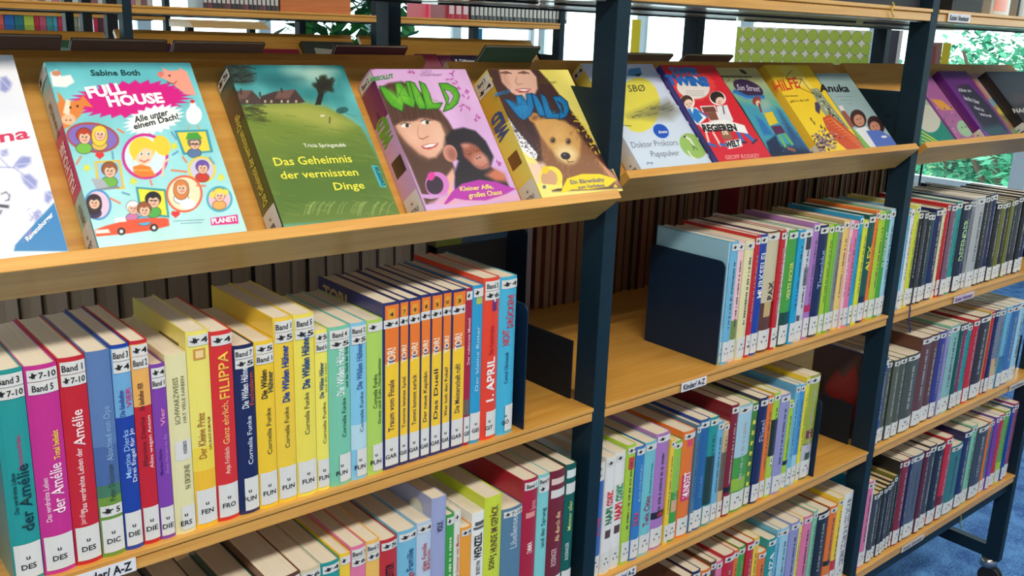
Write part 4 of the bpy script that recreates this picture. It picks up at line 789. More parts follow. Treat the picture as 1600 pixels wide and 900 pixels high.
def plant(px, v, dist, lab, seed, hgt, wid, n):
    q = ray(px, v); q = q / np.hypot(q[0], q[1]); P = CC + q * dist; r = random.Random(seed)
    o = empty('potted_plant', (P[0], P[1], FLOOR), None, lab, 'plant')
    MB().cyl((0, 0, 0), (0, 0, .32), .15, .19, 24, lin((180, 180, 176))).build('pot', M_coat, o); MB().cyl((0, 0, .3205), (0, 0, .33), .17, .17, 24, lin((50, 38, 30))).build('soil', M_matte, o)
    m = MB(); 
    for i in range(7): a = r.uniform(0, 6.28); m.cyl((.05 * math.cos(a), .05 * math.sin(a), .325), (wid * .7 * math.cos(a), wid * .7 * math.sin(a), hgt * r.uniform(.7, 1)), .012, .005, 7)
    m.build('stem', M_bark, o)
    m = MB()
    for i in range(n):
        a = r.uniform(0, 6.28); R_ = wid * math.sqrt(r.random()); z = r.uniform(.5, 1.0) * hgt
        leaf(m, (R_ * math.cos(a), R_ * math.sin(a), z), r.uniform(.1, .19), r, lin(r.choice([(40, 110, 60), (60, 140, 70), (30, 84, 50), (90, 160, 90)])))
    tag(m.build('leaves', M_leaf, o), kind='stuff')
plant(545, 60, 5.6, 'tall leafy indoor plant against the rear window', 3, 1.72, .42, 620)

# ------------------------------------------------------------------ garden outside
M_lawn = plain('lawn', (84, 120, 60), .9, noise=.3, nscale=3)
tag(MB().box((8.5, -14, -4.6), (60, 26, -4.5)).build('lawn', M_lawn), kind='structure')
def tree(x, y, R_, zc, lab, seed, n):
    r = random.Random(seed); o = empty('garden_tree', (x, y, -4.5), None, lab, 'tree', 'trees outside the right windows')
    m = MB(); m.cyl((0, 0, 0), (0, 0, zc + 3.4), .22, .1, 12)
    for i in range(7): a = r.uniform(0, 6.28); m.cyl((0, 0, zc + 2.4), (R_ * .7 * math.cos(a), R_ * .7 * math.sin(a), zc + 4.5 + R_ * .5 * r.uniform(-.6, 1)), .08, .02, 7)
    m.build('trunk', M_bark, o)
    m = MB(); C_ = [(r.gauss(0, R_ * .5), r.gauss(0, R_ * .5), r.gauss(0, R_ * .5), r.uniform(.35, .75) * R_ * .5) for _ in range(26)]
    for i in range(n):
        c = r.choice(C_); v = Vector((r.gauss(0, 1), r.gauss(0, 1), r.gauss(0, 1))).normalized() * c[3] * r.random() ** .33
        leaf(m, (c[0] + v.x, c[1] + v.y, zc + 4.5 + c[2] + v.z), r.uniform(.12, .24), r, lin(r.choice([(70, 150, 120), (90, 176, 140), (60, 130, 96), (120, 200, 160)])), 0)
    tag(m.build('foliage', M_leaf, o), kind='stuff')
for i, (x, y, R_, z) in enumerate([(13.0, 4.2, 2.2, -.6), (14.5, 1.6, 2.6, -.9), (16.5, 4.0, 3.0, .2), (12.2, -.6, 2.0, -1.2), (15.0, 6.4, 2.4, -1.4), (11.5, 3.0, 1.6, -2.0)]):
    tree(x, y, R_, z, 'leafy green tree outside the right windows', 20 + i, 5200)

r = random.Random(77); hd = empty('hedge', (24, 2, -4.5), None, 'dense tall green hedge at the end of the garden', 'hedge'); m = MB()
for i in range(22000):
    a = r.uniform(-14, 9); leaf(m, (r.uniform(-.8, .8), a, r.uniform(.2, 1) * (5.3 + .5 * math.sin(a * .9) + .4 * math.sin(a * 2.3))), r.uniform(.2, .34), r, lin(r.choice([(50, 130, 105), (70, 156, 124), (40, 110, 84), (110, 190, 150)])), 0)
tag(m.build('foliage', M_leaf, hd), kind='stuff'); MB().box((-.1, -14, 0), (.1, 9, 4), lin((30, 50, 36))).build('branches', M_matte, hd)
fr_ = empty('steel_frame', (0, 3.0, FLOOR), None, 'dark steel frame of two uprights standing behind the far bookshelf, upper left', 'frame')
for a, b_ in ((130, 145), (168, 185)):
    xa, xb = onY(a, 40, 3.0)[0], onY(b_, 40, 3.0)[0]; MB().box((xa, 0, .0), (xb, .04, 1.75)).build('upright', M_steeldark, fr_)
MB().box((onY(145, 40, 3.0)[0] + .0002, .01, .1), (onY(168, 40, 3.0)[0] - .0002, .03, .14)).build('cross_rail', M_steeldark, fr_)
# ------------------------------------------------------------------ painted covers of the display books
class Canvas:
    """flat print on a cover: a fine grid whose points carry the ink colour"""
    def __init__(s, w, h, res, bg, tf):
        s.nx, s.ny = int(w * res) + 2, int(h * res) + 2; s.w, s.h, s.tf = w, h, tf
        s.X, s.Y = np.meshgrid(np.linspace(0, w, s.nx), np.linspace(0, h, s.ny)); s.cell = w / (s.nx - 1)
        s.C = np.zeros((s.ny, s.nx, 3)); s.C[:] = bg
    def vgrad(s, top, bot, y0=0, y1=1):
        t = np.clip((s.Y / s.h - y0) / (y1 - y0), 0, 1)[..., None]; s.C = np.array(bot) * (1 - t) + np.array(top) * t
    def blend(s, sl, a, col): s.C[sl] = s.C[sl] * (1 - a[..., None]) + np.array(col, float) * a[..., None]
    def poly(s, pts, col, alpha=1, soft=1, raw=False):
        p = np.array([s.tf(*q) for q in pts]) if not raw else np.array(pts)
        sf = s.cell * soft
        i0 = max(0, int((p[:, 0].min() - sf) / s.cell)); i1 = min(s.nx, int((p[:, 0].max() + sf) / s.cell) + 2)
        cy = s.h / (s.ny - 1); j0 = max(0, int((p[:, 1].min() - sf) / cy)); j1 = min(s.ny, int((p[:, 1].max() + sf) / cy) + 2)
        if i1 <= i0 or j1 <= j0: return
        X = s.X[j0:j1, i0:i1]; Y = s.Y[j0:j1, i0:i1]; ins = np.zeros(X.shape, bool); dm = np.full(X.shape, 1e9)
        n = len(p)
        for k in range(n):
            x1, y1 = p[k]; x2, y2 = p[(k + 1) % n]
            if y1 != y2:
                ins ^= ((y1 > Y) != (y2 > Y)) & (X < (x2 - x1) * (Y - y1) / (y2 - y1) + x1)
            dx, dy = x2 - x1, y2 - y1; L = dx * dx + dy * dy + 1e-12
            t = np.clip(((X - x1) * dx + (Y - y1) * dy) / L, 0, 1); dm = np.minimum(dm, (X - x1 - t * dx) ** 2 + (Y - y1 - t * dy) ** 2)
        sd = np.sqrt(dm) * np.where(ins, 1, -1); s.blend((slice(j0, j1), slice(i0, i1)), np.clip(.5 + sd / sf * .5, 0, 1) * alpha, col)
    def ell(s, cx, cy, rx, ry, col, rot=0, alpha=1, soft=1, n=26):
        c, sn = math.cos(math.radians(rot)), math.sin(math.radians(rot))
        s.poly([(cx + rx * math.cos(a) * c - ry * math.sin(a) * sn, cy + rx * math.cos(a) * sn + ry * math.sin(a) * c) for a in np.linspace(0, 2 * math.pi, n, endpoint=False)], col, alpha, soft)
    def burst(s, cx, cy, rx, ry, n, dep, col, rot=0):
        c, sn = math.cos(math.radians(rot)), math.sin(math.radians(rot)); P = []
        for i in range(2 * n):
            k = 1 if i % 2 == 0 else 1 - dep; a = math.pi * i / n; x, y = rx * k * math.cos(a), ry * k * math.sin(a)
            P.append((cx + x * c - y * sn, cy + x * sn + y * c))
        s.poly(P, col)
    def line(s, pts, wpx, col, alpha=1):
        for (a, b) in zip(pts[:-1], pts[1:]):
            a = np.array(a, float); b = np.array(b, float); d = b - a; L = np.hypot(*d) + 1e-6; nn = np.array([-d[1], d[0]]) / L * wpx / 2; e = d / L * wpx * .2
            s.poly([a - nn - e, b - nn + e, b + nn + e, a + nn - e], col, alpha)
    def mottle(s, amt, scale, seed=1, mask=None):
        r = np.random.RandomState(seed); acc = np.zeros((s.ny, s.nx))
        for o in range(3):
            k = int(scale * 2 ** o) + 2; g = r.rand(k, k); yi = np.linspace(0, k - 1.001, s.ny); xi = np.linspace(0, k - 1.001, s.nx)
            y0 = yi.astype(int); x0 = xi.astype(int); fy = (yi - y0)[:, None]; fx = (xi - x0)[None]
            acc += ((g[y0][:, x0] * (1 - fx) + g[y0][:, x0 + 1] * fx) * (1 - fy) + (g[y0 + 1][:, x0] * (1 - fx) + g[y0 + 1][:, x0 + 1] * fx) * fy - .5) / 2 ** o
        s.C = np.clip(s.C + (acc * amt)[..., None], 0, 255)
    def face(s, cx, cy, r, hair, shirt, skin=(244, 200, 170), long=False):
        ol = tuple(int(q * .35) for q in hair)
        s.ell(cx, cy + r * 1.9, r * 1.37, r * .97, (60, 50, 50)); s.ell(cx, cy + r * 1.9, r * 1.3, r * .9, shirt)
        if long: s.ell(cx, cy + r * .4, r * 1.42, r * 1.77, ol)
        s.ell(cx, cy - r * .25, r * 1.32, r * 1.22, ol)
        if long: s.ell(cx, cy + r * .4, r * 1.35, r * 1.7, hair)
        s.ell(cx, cy - r * .25, r * 1.25, r * 1.15, hair); s.ell(cx + r * .1, cy + r * .15, r * .96, r * 1.06, (120, 70, 50)); s.ell(cx + r * .1, cy + r * .15, r * .9, r, skin); s.poly([(cx - r * .9, cy - r * .2), (cx - r * .5, cy - r * 1.0), (cx + r * .6, cy - r * 1.0), (cx + r * 1.0, cy - r * .1), (cx + r * .5, cy - r * .55), (cx, cy - r * .3), (cx - r * .5, cy - r * .5)], hair); s.line([(cx + r * .12, cy + r * .1), (cx + r * .22, cy + r * .32), (cx + r * .05, cy + r * .36)], max(1.2, r * .07), (170, 100, 80)); s.ell(cx - r * .4, cy + r * .45, r * .18, r * .13, (240, 160, 140), 0, .7); s.ell(cx + r * .6, cy + r * .42, r * .18, r * .13, (240, 160, 140), 0, .7)
        for q in (-.25, .4): s.ell(cx + q * r, cy + r * .05, max(1.6, r * .11), max(2, r * .15), (40, 30, 30))
        s.line([(cx - r * .2, cy + r * .6), (cx + r * .1, cy + r * .72), (cx + r * .45, cy + r * .55)], max(1.5, r * .1), (170, 60, 50))
    def build(s, parent, x, name='cover_picture'):
        ny, nx = s.ny, s.nx; lc = np.clip(s.C / 255, 0, 1); lc = np.where(lc <= .04045, lc / 12.92, ((lc + .055) / 1.055) ** 2.4)
        V = np.stack([np.full(nx * ny, x), s.X.ravel(), s.Y.ravel()], 1)
        a = (np.arange(ny - 1)[:, None] * nx + np.arange(nx - 1)[None]).ravel(); F = np.stack([a, a + 1, a + nx + 1, a + nx], 1)
        me = bpy.data.meshes.new(name); me.vertices.add(len(V)); me.vertices.foreach_set('co', V.ravel().astype(np.float32))
        me.loops.add(F.size); me.loops.foreach_set('vertex_index', F.ravel().astype(np.int32)); me.polygons.add(len(F)); me.polygons.foreach_set('loop_start', (np.arange(len(F)) * 4).astype(np.int32)); me.polygons.foreach_set('loop_total', np.full(len(F), 4, np.int32)); me.update(); me.validate()
        ca = me.color_attributes.new('Col', 'FLOAT_COLOR', 'POINT'); arr = np.ones((len(V), 4), np.float32); arr[:, :3] = lc.reshape(-1, 3); ca.data.foreach_set('color', arr.ravel())
        me.materials.append(M_ink); o = bpy.data.objects.new(name, me); COL.objects.link(o); o.parent = parent; return o
def display_book(label, k, fold, rb, rt, th, col, crop, bg, paint, res=900, ctexts=(), left=None, group='', vt=None, zbase=None, name='cover_title', **kw):
    """fold, rb, rt: pixels of the cover's lower left, lower right and upper right corners"""
    b, n, F, G = DG[k + 1]; ox, oy, sc = crop
    s0 = .0166; P0 = G + .0139 * b + s0 * n
    P1 = P0 + th * n; N3 = np.array([0, n[0], n[1]]); B3 = np.array([0, b[0], b[1]]); Pp = np.array([0, P1[0], P1[1]])
    q = lambda u, v: on_plane(u, v, Pp, N3)
    xl = q(*fold)[0] if left is None else left
    w = q(*rb)[0] - xl; h = np.dot(q(*rt) - Pp, B3)
    tf = lambda x, y: (lambda p: (p[0] - xl, float(np.dot(p - Pp, B3))))(q(ox + x / sc, oy + y / sc))
    m3 = [N3, np.array([1, 0, 0]), B3]
    bo = book(label, th, h, w, col, (xl, P0[0], P0[1]), m3, group, bul=kw.pop('bul', .001), **kw)
    cv = Canvas(w - .0002, h - .0002, res, bg, tf); paint(cv); cv.build(bo, th + .0003)
    if ctexts:
        m = MB()
        for i, tx in enumerate(ctexts):
            s, a, e, c, colr = tx[:5]; bold = tx[5] if len(tx) > 5 else .01
            v, f, wd_ = glyphs(s, bold)
            A = np.array(tf(*a)); E_ = np.array(tf(*e)); C_ = np.array(tf(*c)); ux = (E_ - A) / wd_; uy = (C_ - A) / CAPH
            pts = A[None] + v[:, :1] * ux[None] + v[:, 1:] * uy[None]
            m.add([(th + .0006 + i * .00005, p[0], p[1]) for p in pts], f, lin(colr))
        m.build(name, M_ink, bo)
    return bo
DC = (0, 70, 2.7275)
def p_house(c):
    c.vgrad((96, 190, 200), (196, 238, 238)); c.mottle(26, 4)
    c.poly([(213, 120), (240, 105), (262, 135), (300, 128), (318, 160), (280, 182), (225, 178)], (240, 240, 240)); c.ell(240, 122, 20, 12, (206, 140, 110))
    c.burst(555, 232, 272, 80, 30, .2, (214, 28, 134), -4)
    c.burst(655, 320, 135, 62, 22, .22, (250, 250, 248), -14)
    c.poly([(243, 200), (262, 218), (280, 245), (340, 236), (352, 214), (398, 268), (360, 262), (345, 300), (300, 345), (262, 368), (240, 330), (232, 262), (252, 240)], (226, 132, 62)); c.ell(292, 318, 30, 24, (246, 190, 150)); c.poly([(282, 232), (300, 238), (296, 300), (268, 292)], (246, 226, 200))
    for x, y in ((300, 268), (330, 262)): c.ell(x, y, 4, 5, (30, 20, 20))
    for x in (282, 300): c.ell(x, 322, 4, 3, (120, 60, 50))
    c.poly([(668, 122), (700, 126), (690, 98), (722, 112), (765, 108), (760, 96), (796, 116), (836, 216), (792, 212), (770, 196), (726, 160), (700, 146), (682, 140)], (244, 160, 140)); c.ell(684, 126, 13, 12, (230, 120, 110)); c.ell(722, 132, 4, 4, (30, 20, 20)); c.line([(710, 158), (740, 168), (752, 156)], 3, (140, 40, 40))
    c.ell(826, 300, 34, 40, (244, 244, 246)); c.ell(822, 262, 14, 18, (244, 244, 246)); c.ell(820, 242, 9, 7, (220, 40, 40)); c.line([(805, 345), (800, 360)], 4, (230, 150, 40)); c.line([(842, 345), (848, 362)], 4, (230, 150, 40))
    c.ell(395, 396, 114, 64, (176, 74, 66), 8); c.ell(395, 396, 105, 55, (132, 108, 190), 8); c.face(358, 392, 26, (186, 66, 42), (120, 190, 70)); c.face(424, 380, 25, (240, 206, 70), (230, 190, 90), long=True)
    c.ell(618, 476, 100, 98, (206, 40, 140), 20); c.ell(618, 476, 88, 86, (214, 240, 244), 20); c.ell(690, 430, 34, 46, (246, 206, 60), -30); c.ell(606, 446, 56, 52, (246, 206, 60)); c.ell(612, 470, 40, 42, (250, 206, 176)); c.poly([(560, 430), (600, 400), (656, 420), (648, 446), (612, 440), (584, 470), (566, 500)], (246, 206, 60))
    for x in (600, 630): c.ell(x, 466, 6, 8, (250, 250, 250)); c.ell(x + 2, 466, 3, 5, (30, 60, 60))
    c.line([(596, 492), (614, 500), (634, 490)], 4, (200, 60, 60)); c.poly([(566, 520), (600, 510), (640, 520), (664, 560), (600, 566), (570, 548)], (238, 130, 50)); c.line([(574, 534), (650, 536)], 3, (250, 200, 90)); c.line([(690, 560), (700, 500), (718, 488)], 10, (250, 206, 176))
    c.poly([(742, 366), (884, 362), (908, 458), (780, 470)], (50, 150, 170)); c.poly([(754, 374), (876, 370), (896, 452), (788, 460)], (246, 214, 70)); c.face(828, 420, 22, (120, 120, 110), (90, 120, 160)); c.poly([(790, 404), (800, 376), (842, 374), (862, 400)], (70, 160, 60)); c.line([(812, 424), (846, 424)], 5, (40, 40, 40))
    c.ell(860, 532, 60, 56, (240, 206, 60), 20); c.ell(860, 532, 51, 47, (206, 200, 226), 20); c.face(862, 524, 22, (110, 80, 170), (200, 60, 50))
    c.poly([(402, 497), (512, 492), (532, 616), (414, 612)], (236, 190, 60)); c.poly([(412, 505), (504, 500), (522, 606), (424, 604)], (150, 200, 226)); c.face(466, 536, 26, (150, 90, 50), (110, 180, 70)); c.poly([(388, 570), (440, 575), (470, 616), (410, 616)], (170, 176, 186)); c.poly([(410, 616), (500, 600), (512, 612), (420, 622)], (130, 136, 146))
    c.ell(416, 682, 58, 66, (60, 140, 200), -10); c.ell(416, 682, 50, 58, (226, 196, 220), -10); c.face(400, 672, 24, (50, 36, 40), (60, 50, 90), long=True)
    c.poly([(578, 606), (706, 616), (722, 738), (596, 724)], (40, 150, 160)); c.poly([(588, 614), (698, 624), (712, 728), (606, 716)], (246, 226, 60)); c.face(652, 664, 26, (30, 30, 34), (80, 170, 70)); c.line([(636, 664), (672, 664)], 3, (40, 40, 40))
    c.ell(785, 636, 78, 80, (226, 96, 60), 20); c.ell(785, 636, 69, 71, (246, 226, 190), 20); c.face(772, 610, 24, (216, 130, 70), (230, 236, 246), long=True); c.ell(800, 680, 34, 22, (230, 236, 246))
    c.ell(935, 658, 56, 56, (60, 170, 190)); c.ell(935, 658, 47, 47, (246, 190, 206)); c.face(934, 642, 22, (246, 216, 80), (226, 170, 90)); c.ell(904, 640, 12, 12, (246, 216, 80)); c.ell(962, 628, 12, 12, (246, 216, 80))
    c.poly([(402, 790), (450, 772), (510, 756), (560, 740), (700, 738), (718, 742), (722, 772), (650, 790), (540, 806), (410, 818)], (234, 84, 50)); c.poly([(404, 790), (462, 786), (470, 802), (410, 806)], (236, 230, 220)); c.face(566, 696, 22, (236, 236, 236), (200, 120, 170)); c.face(614, 704, 24, (150, 84, 50), (90, 170, 210)); c.poly([(500, 752), (640, 738), (660, 752), (520, 770)], (234, 84, 50))
    c.poly([(488, 740), (530, 734), (540, 754), (492, 758)], (236, 240, 240))
    for x, y in ((517, 796), (656, 780)): c.ell(x, y, 17, 16, (30, 30, 34)); c.ell(x, y, 8, 8, (236, 236, 236))
    for x, y, k_ in ((425, 472, 1), (748, 722, 1)): c.ell(x - 8, y - 3, 10, 10, (226, 50, 50)); c.ell(x + 8, y - 3, 10, 10, (226, 50, 50)); c.poly([(x - 18, y), (x + 18, y), (x, y + 17)], (226, 50, 50))
    for x, y in ((370, 525), (568, 582), (942, 566), (742, 432)): c.burst(x, y, 20, 20, 5, .55, (226, 220, 50), 10)
    for a in ([(500, 360), (528, 376)], [(470, 655), (512, 676)], [(730, 535), (795, 542)], [(640, 578), (648, 600)], [(838, 600), (875, 602)], [(325, 510), (345, 476)], [(778, 478), (795, 502)]): c.line(a, 8, (226, 130, 90))
    for a in ([(478, 455), (482, 488)], [(730, 372), (752, 404)], [(892, 480), (912, 508)], [(520, 630), (552, 640)], [(735, 470), (758, 455)]): c.line(a, 7, (90, 150, 190))
    c.poly([(897, 740), (1012, 724), (1016, 762), (900, 770)], (214, 40, 130)); c.line([(740, 752), (870, 746)], 2, (90, 130, 150)); c.line([(770, 762), (860, 758)], 2, (90, 130, 150))
GD = 'face-out books on the left slanted shelf'

display_book('turquoise comic-style hardcover with pink starburst title on the left slanted shelf', -1, (150, 371), (382, 349), (291, 98), .036, (150, 214, 222), DC, (150, 214, 222), p_house, 1700,
    [('Sabine Both', (388, 133), (598, 131), (382, 109), (20, 70, 74), .03), ('FULL', (378, 228), (540, 206), (358, 184), (250, 240, 248), .05), ('HOUSE', (464, 264), (702, 246), (448, 222), (250, 240, 248), .05),
     ('Alle unter', (575, 334), (718, 300), (568, 308), (20, 40, 44), .02), ('einem Dach!', (572, 362), (762, 316), (564, 338), (20, 40, 44), .02), ('PLANET!', (904, 764), (1008, 752), (900, 744), (250, 250, 250), .04)],
    call='BOT', callh=.17, callw=(.02, .98), bands=[(.32, .66, (206, 40, 130)), (.66, .88, (190, 200, 204))], stick=['b'], texts=[('FULL HOUSE', .075, .125, .5, .5, (250, 236, 246), .04), ('SABINE BOTH', .038, .058, .5, .3, (30, 60, 70), .02), ('Alle unter einem Dach!', .135, .172, .5, .3, (30, 50, 60), .02)])
HC = (300, 70, 3.103)
def p_hill(c):
    c.vgrad((40, 120, 124), (96, 178, 178), .6, 1); c.mottle(60, 4, 3)
    c.ell(560, 150, 120, 40, (176, 206, 190), 10, .7, 14); c.ell(430, 170, 110, 26, (30, 92, 100), 0, .7, 12); c.ell(640, 130, 70, 20, (206, 220, 200), 0, .6, 12)
    c.poly([(120, 330), (200, 296), (330, 288), (540, 282), (640, 300), (730, 340), (820, 400), (1040, 830), (300, 880)], (112, 134, 50), soft=3)
    c.poly([(330, 292), (540, 284), (640, 302), (780, 380), (700, 420), (450, 360), (330, 330)], (176, 176, 84), .75, 14)
    c.poly([(300, 560), (900, 480), (1050, 830), (350, 880)], (70, 104, 32), .7, 40)
    r = random.Random(4)
    for i in range(120):
        x, y = r.uniform(250, 950), r.uniform(330, 820); c.line([(x, y), (x + r.uniform(30, 90), y + r.uniform(5, 25))], 4, r.choice([(150, 160, 70), (60, 84, 30), (128, 146, 54)]), .35)
    c.ell(200, 130, 110, 50, (44, 52, 46), 20, .8, 6)
    for i in range(26): x = r.uniform(120, 260); y = r.uniform(95, 190); c.line([(x, y), (x + r.uniform(20, 70), y + r.uniform(-20, 26))], 5, (30, 36, 30), .8)
    c.poly([(150, 290), (165, 240), (210, 226), (290, 222), (335, 268), (332, 290)], (78, 62, 58)); c.poly([(330, 288), (332, 250), (400, 228), (500, 218), (548, 278), (520, 284)], (70, 54, 52))
    c.poly([(206, 268), (235, 222), (290, 222), (262, 262)], (112, 82, 74)); c.poly([(400, 262), (420, 224), (500, 218), (470, 262)], (112, 82, 74))
    for x in (190, 222, 262, 350, 380, 430, 460, 500): c.poly([(x, 270), (x + 9, 269), (x + 9, 281), (x, 282)], (206, 190, 150))
    c.line([(330, 250), (328, 232)], 8, (60, 44, 40)); c.line([(238, 240), (236, 216)], 8, (60, 44, 40)); c.line([(435, 230), (433, 212)], 8, (60, 44, 40))
    c.poly([(596, 292), (612, 240), (598, 200), (626, 206), (640, 236), (624, 292)], (34, 34, 28))
    for i in range(34): a = r.uniform(0, 6.28); c.ell(640 + 44 * math.cos(a) * r.random(), 195 + 42 * math.sin(a) * r.random(), 17, 10, (38, 44, 32), r.uniform(-40, 40), .9, 3)
    for i in range(10): c.line([(626, 215), (600 + i * 10, 160 + (i % 4) * 16)], 5, (30, 30, 26))
    for i in range(40): x = r.uniform(170, 330); y = r.uniform(295, 370); c.line([(x, y), (x + r.uniform(30, 60), y + r.uniform(-16, 20))], 5, (56, 60, 34), .7)
    c.ell(728, 318, 30, 16, (40, 96, 92), -10); c.line([(722, 330), (728, 318)], 4, (30, 60, 60)); c.ell(632, 345, 12, 5, (226, 216, 190)); c.line([(668, 352), (666, 380)], 5, (60, 50, 40))
    for i in range(26): x = r.uniform(480, 960); c.line([(x, 830 - r.random() * 20), (x + 14, 780), (x + 34, 762)], 2.5, (170, 186, 110), .6)
    c.poly([(868, 584), (900, 588), (942, 692), (912, 690)], (60, 176, 190))
display_book('dark green hardcover with a hilltop house and windswept tree, on the left slanted shelf', -1, (440, 345), (622, 327), (517, 102), .038, (60, 84, 40), HC, (90, 120, 50), p_hill, 1500,
    [('Tricia Springstubb', (543, 498), (747, 495), (536, 480), (236, 240, 220), .01), ('Das Geheimnis', (402, 588), (778, 570), (388, 549), (236, 230, 70), .012), ('der vermissten', (434, 652), (808, 634), (420, 616), (236, 230, 70), .012), ('Dinge', (692, 706), (838, 698), (680, 670), (236, 230, 70), .012),
     ('DRESSLER', (920, 684), (882, 592), (936, 682), (20, 60, 80), .02)], call='SPR', callh=.16, stick=['b5'], bands=[(.86, 1, (50, 84, 80)), (.68, .86, (60, 56, 50))], texts=[('Das Geheimnis der vermissten Dinge', .04, .15, .5, .34, (226, 220, 90), .01)])
AC = (540, 90, 3.75)
def leafy(c, cen, col, n, seed):
    r = random.Random(seed)
    for (x, y) in cen:
        for i in range(n): c.ell(x + r.uniform(-26, 26), y + r.uniform(-26, 26), 12, 4, col, r.uniform(-80, 80), .9)
def blades(c, P, dark, mid, light, holes, hole):
    for p in P:
        c.poly(p, mid); c.line(p + p[:1], 6, dark)
        cx = sum(q[0] for q in p) / len(p); cy = sum(q[1] for q in p) / len(p)
        c.poly([(cx + (q[0] - cx) * .55, cy + (q[1] - cy) * .6) for q in p], light, .6, 5)
        for q in p[::2]: c.line([(cx, cy), (cx + (q[0] - cx) * .85, cy + (q[1] - cy) * .85)], 2.5, dark, .5)
    for p in holes: c.poly(p, hole); c.line(p + p[:1], 4, dark)
def p_chimp(c):
    c.vgrad((214, 170, 216), (204, 164, 214)); c.mottle(14, 4, 8)
    leafy(c, [(140, 70), (395, 75), (610, 105), (640, 160), (700, 210), (700, 300), (760, 360), (900, 620)], (172, 70, 150), 5, 3)
    c.poly([(180, 190), (250, 150), (330, 140), (420, 190), (520, 270), (600, 370), (640, 440), (600, 560), (640, 650), (600, 760), (520, 850), (470, 860), (380, 640), (300, 470), (215, 320)], (84, 56, 44), soft=3)
    r = random.Random(2)
    for i in range(60): x = r.uniform(210, 330); c.line([(x, 200 + r.random() * 60), (x + 60 + r.random() * 60, 420 + r.random() * 60)], 4, r.choice([(120, 84, 62), (60, 38, 32)]), .4)
    for i in range(30): x = r.uniform(470, 560); c.line([(x, 310), (x + 60, 440 + r.random() * 90)], 4, r.choice([(130, 94, 70), (60, 38, 32)]), .4)
    c.poly([(288, 400), (296, 372), (400, 350), (500, 345), (556, 385), (582, 450), (572, 530), (530, 585), (486, 592), (430, 565), (360, 500), (312, 446)], (222, 172, 146), soft=4)
    c.poly([(300, 420), (330, 455), (400, 530), (470, 588), (430, 570), (350, 495)], (176, 120, 98), .6, 14); c.ell(545, 470, 26, 60, (244, 206, 184), 0, .5, 20); c.ell(400, 470, 40, 30, (240, 190, 166), 0, .5, 16)
    c.poly([(230, 300), (260, 250), (430, 250), (500, 320), (540, 370), (440, 352), (400, 372), (330, 378), (286, 400)], (80, 52, 42), soft=3)
    for i in range(26): x = 250 + i * 10; c.line([(x - 10, 270), (x + 14, 372)], 4, r.choice([(112, 78, 58), (58, 38, 32)]), .5)
    for x, y, q in ((352, 398, -8), (470, 380, -4)): c.ell(x, y, 28, 12, (240, 232, 228), q); c.ell(x + 8, y, 11, 12, (70, 70, 50)); c.ell(x + 8, y, 5, 6, (16, 14, 14)); c.line([(x - 32, y - 4), (x - 10, y - 15), (x + 28, y - 8)], 4, (60, 36, 32)); c.line([(x - 34, y - 24), (x, y - 34), (x + 34, y - 26)], 6, (110, 74, 56), .7)
    c.line([(426, 400), (420, 448), (432, 472)], 6, (186, 126, 102), .6); c.line([(432, 474), (452, 478), (484, 462)], 6, (150, 84, 70), .8)
    c.poly([(440, 520), (480, 506), (545, 500), (532, 522), (490, 540), (456, 536)], (186, 84, 86)); c.poly([(452, 520), (490, 508), (536, 504), (510, 522), (470, 528)], (246, 240, 236))
    c.poly([(585, 470), (620, 425), (690, 410), (760, 430), (820, 490), (866, 580), (850, 640), (930, 700), (960, 760), (640, 800), (636, 680), (662, 606), (600, 560)], (36, 30, 36), soft=3)
    c.ell(612, 562, 40, 52, (200, 136, 118), -20); c.ell(622, 566, 24, 36, (150, 90, 80), -20, .8, 5)
    c.poly([(676, 512), (724, 498), (766, 516), (806, 560), (838, 610), (836, 640), (790, 652), (742, 626), (694, 580)], (156, 88, 70), soft=4); c.ell(700, 516, 22, 12, (216, 150, 130), 10, .8, 5); c.ell(790, 604, 46, 38, (206, 150, 132), 20, .9, 8); c.ell(800, 630, 44, 22, (190, 120, 104), 10, .8, 6)
    for x, y in ((720, 562), (768, 541)): c.ell(x, y, 18, 14, (110, 60, 50)); c.ell(x, y, 12, 11, (206, 110, 50)); c.ell(x, y, 6, 7, (20, 12, 10)); c.ell(x - 3, y - 3, 2, 2, (250, 250, 250))
    c.ell(770, 592, 6, 4, (60, 34, 34)); c.ell(786, 586, 6, 4, (60, 34, 34)); c.line([(762, 634), (800, 644), (836, 622)], 3, (110, 60, 56))
    c.poly([(820, 690), (870, 650), (930, 680), (946, 728), (880, 724)], (196, 112, 82), soft=6)
    c.poly([(570, 720), (628, 648), (638, 700), (622, 760), (650, 860), (570, 860), (590, 770)], (226, 170, 150), soft=3); c.poly([(490, 850), (640, 800), (1000, 800), (1030, 830), (600, 860)], (216, 160, 190), .9, 4)
    c.ell(536, 746, 70, 76, (206, 120, 196), -10); c.ell(522, 748, 50, 54, (54, 38, 56), -10); c.ell(500, 696, 22, 26, (214, 60, 150), 20)
    c.poly([(440, 800), (560, 806), (600, 790), (600, 812), (500, 830), (440, 820)], (200, 150, 206))
    c.poly([(620, 790), (680, 740), (780, 716), (880, 728), (996, 770), (940, 800), (820, 838), (700, 836), (640, 824), (590, 860), (575, 858)], (176, 46, 166))
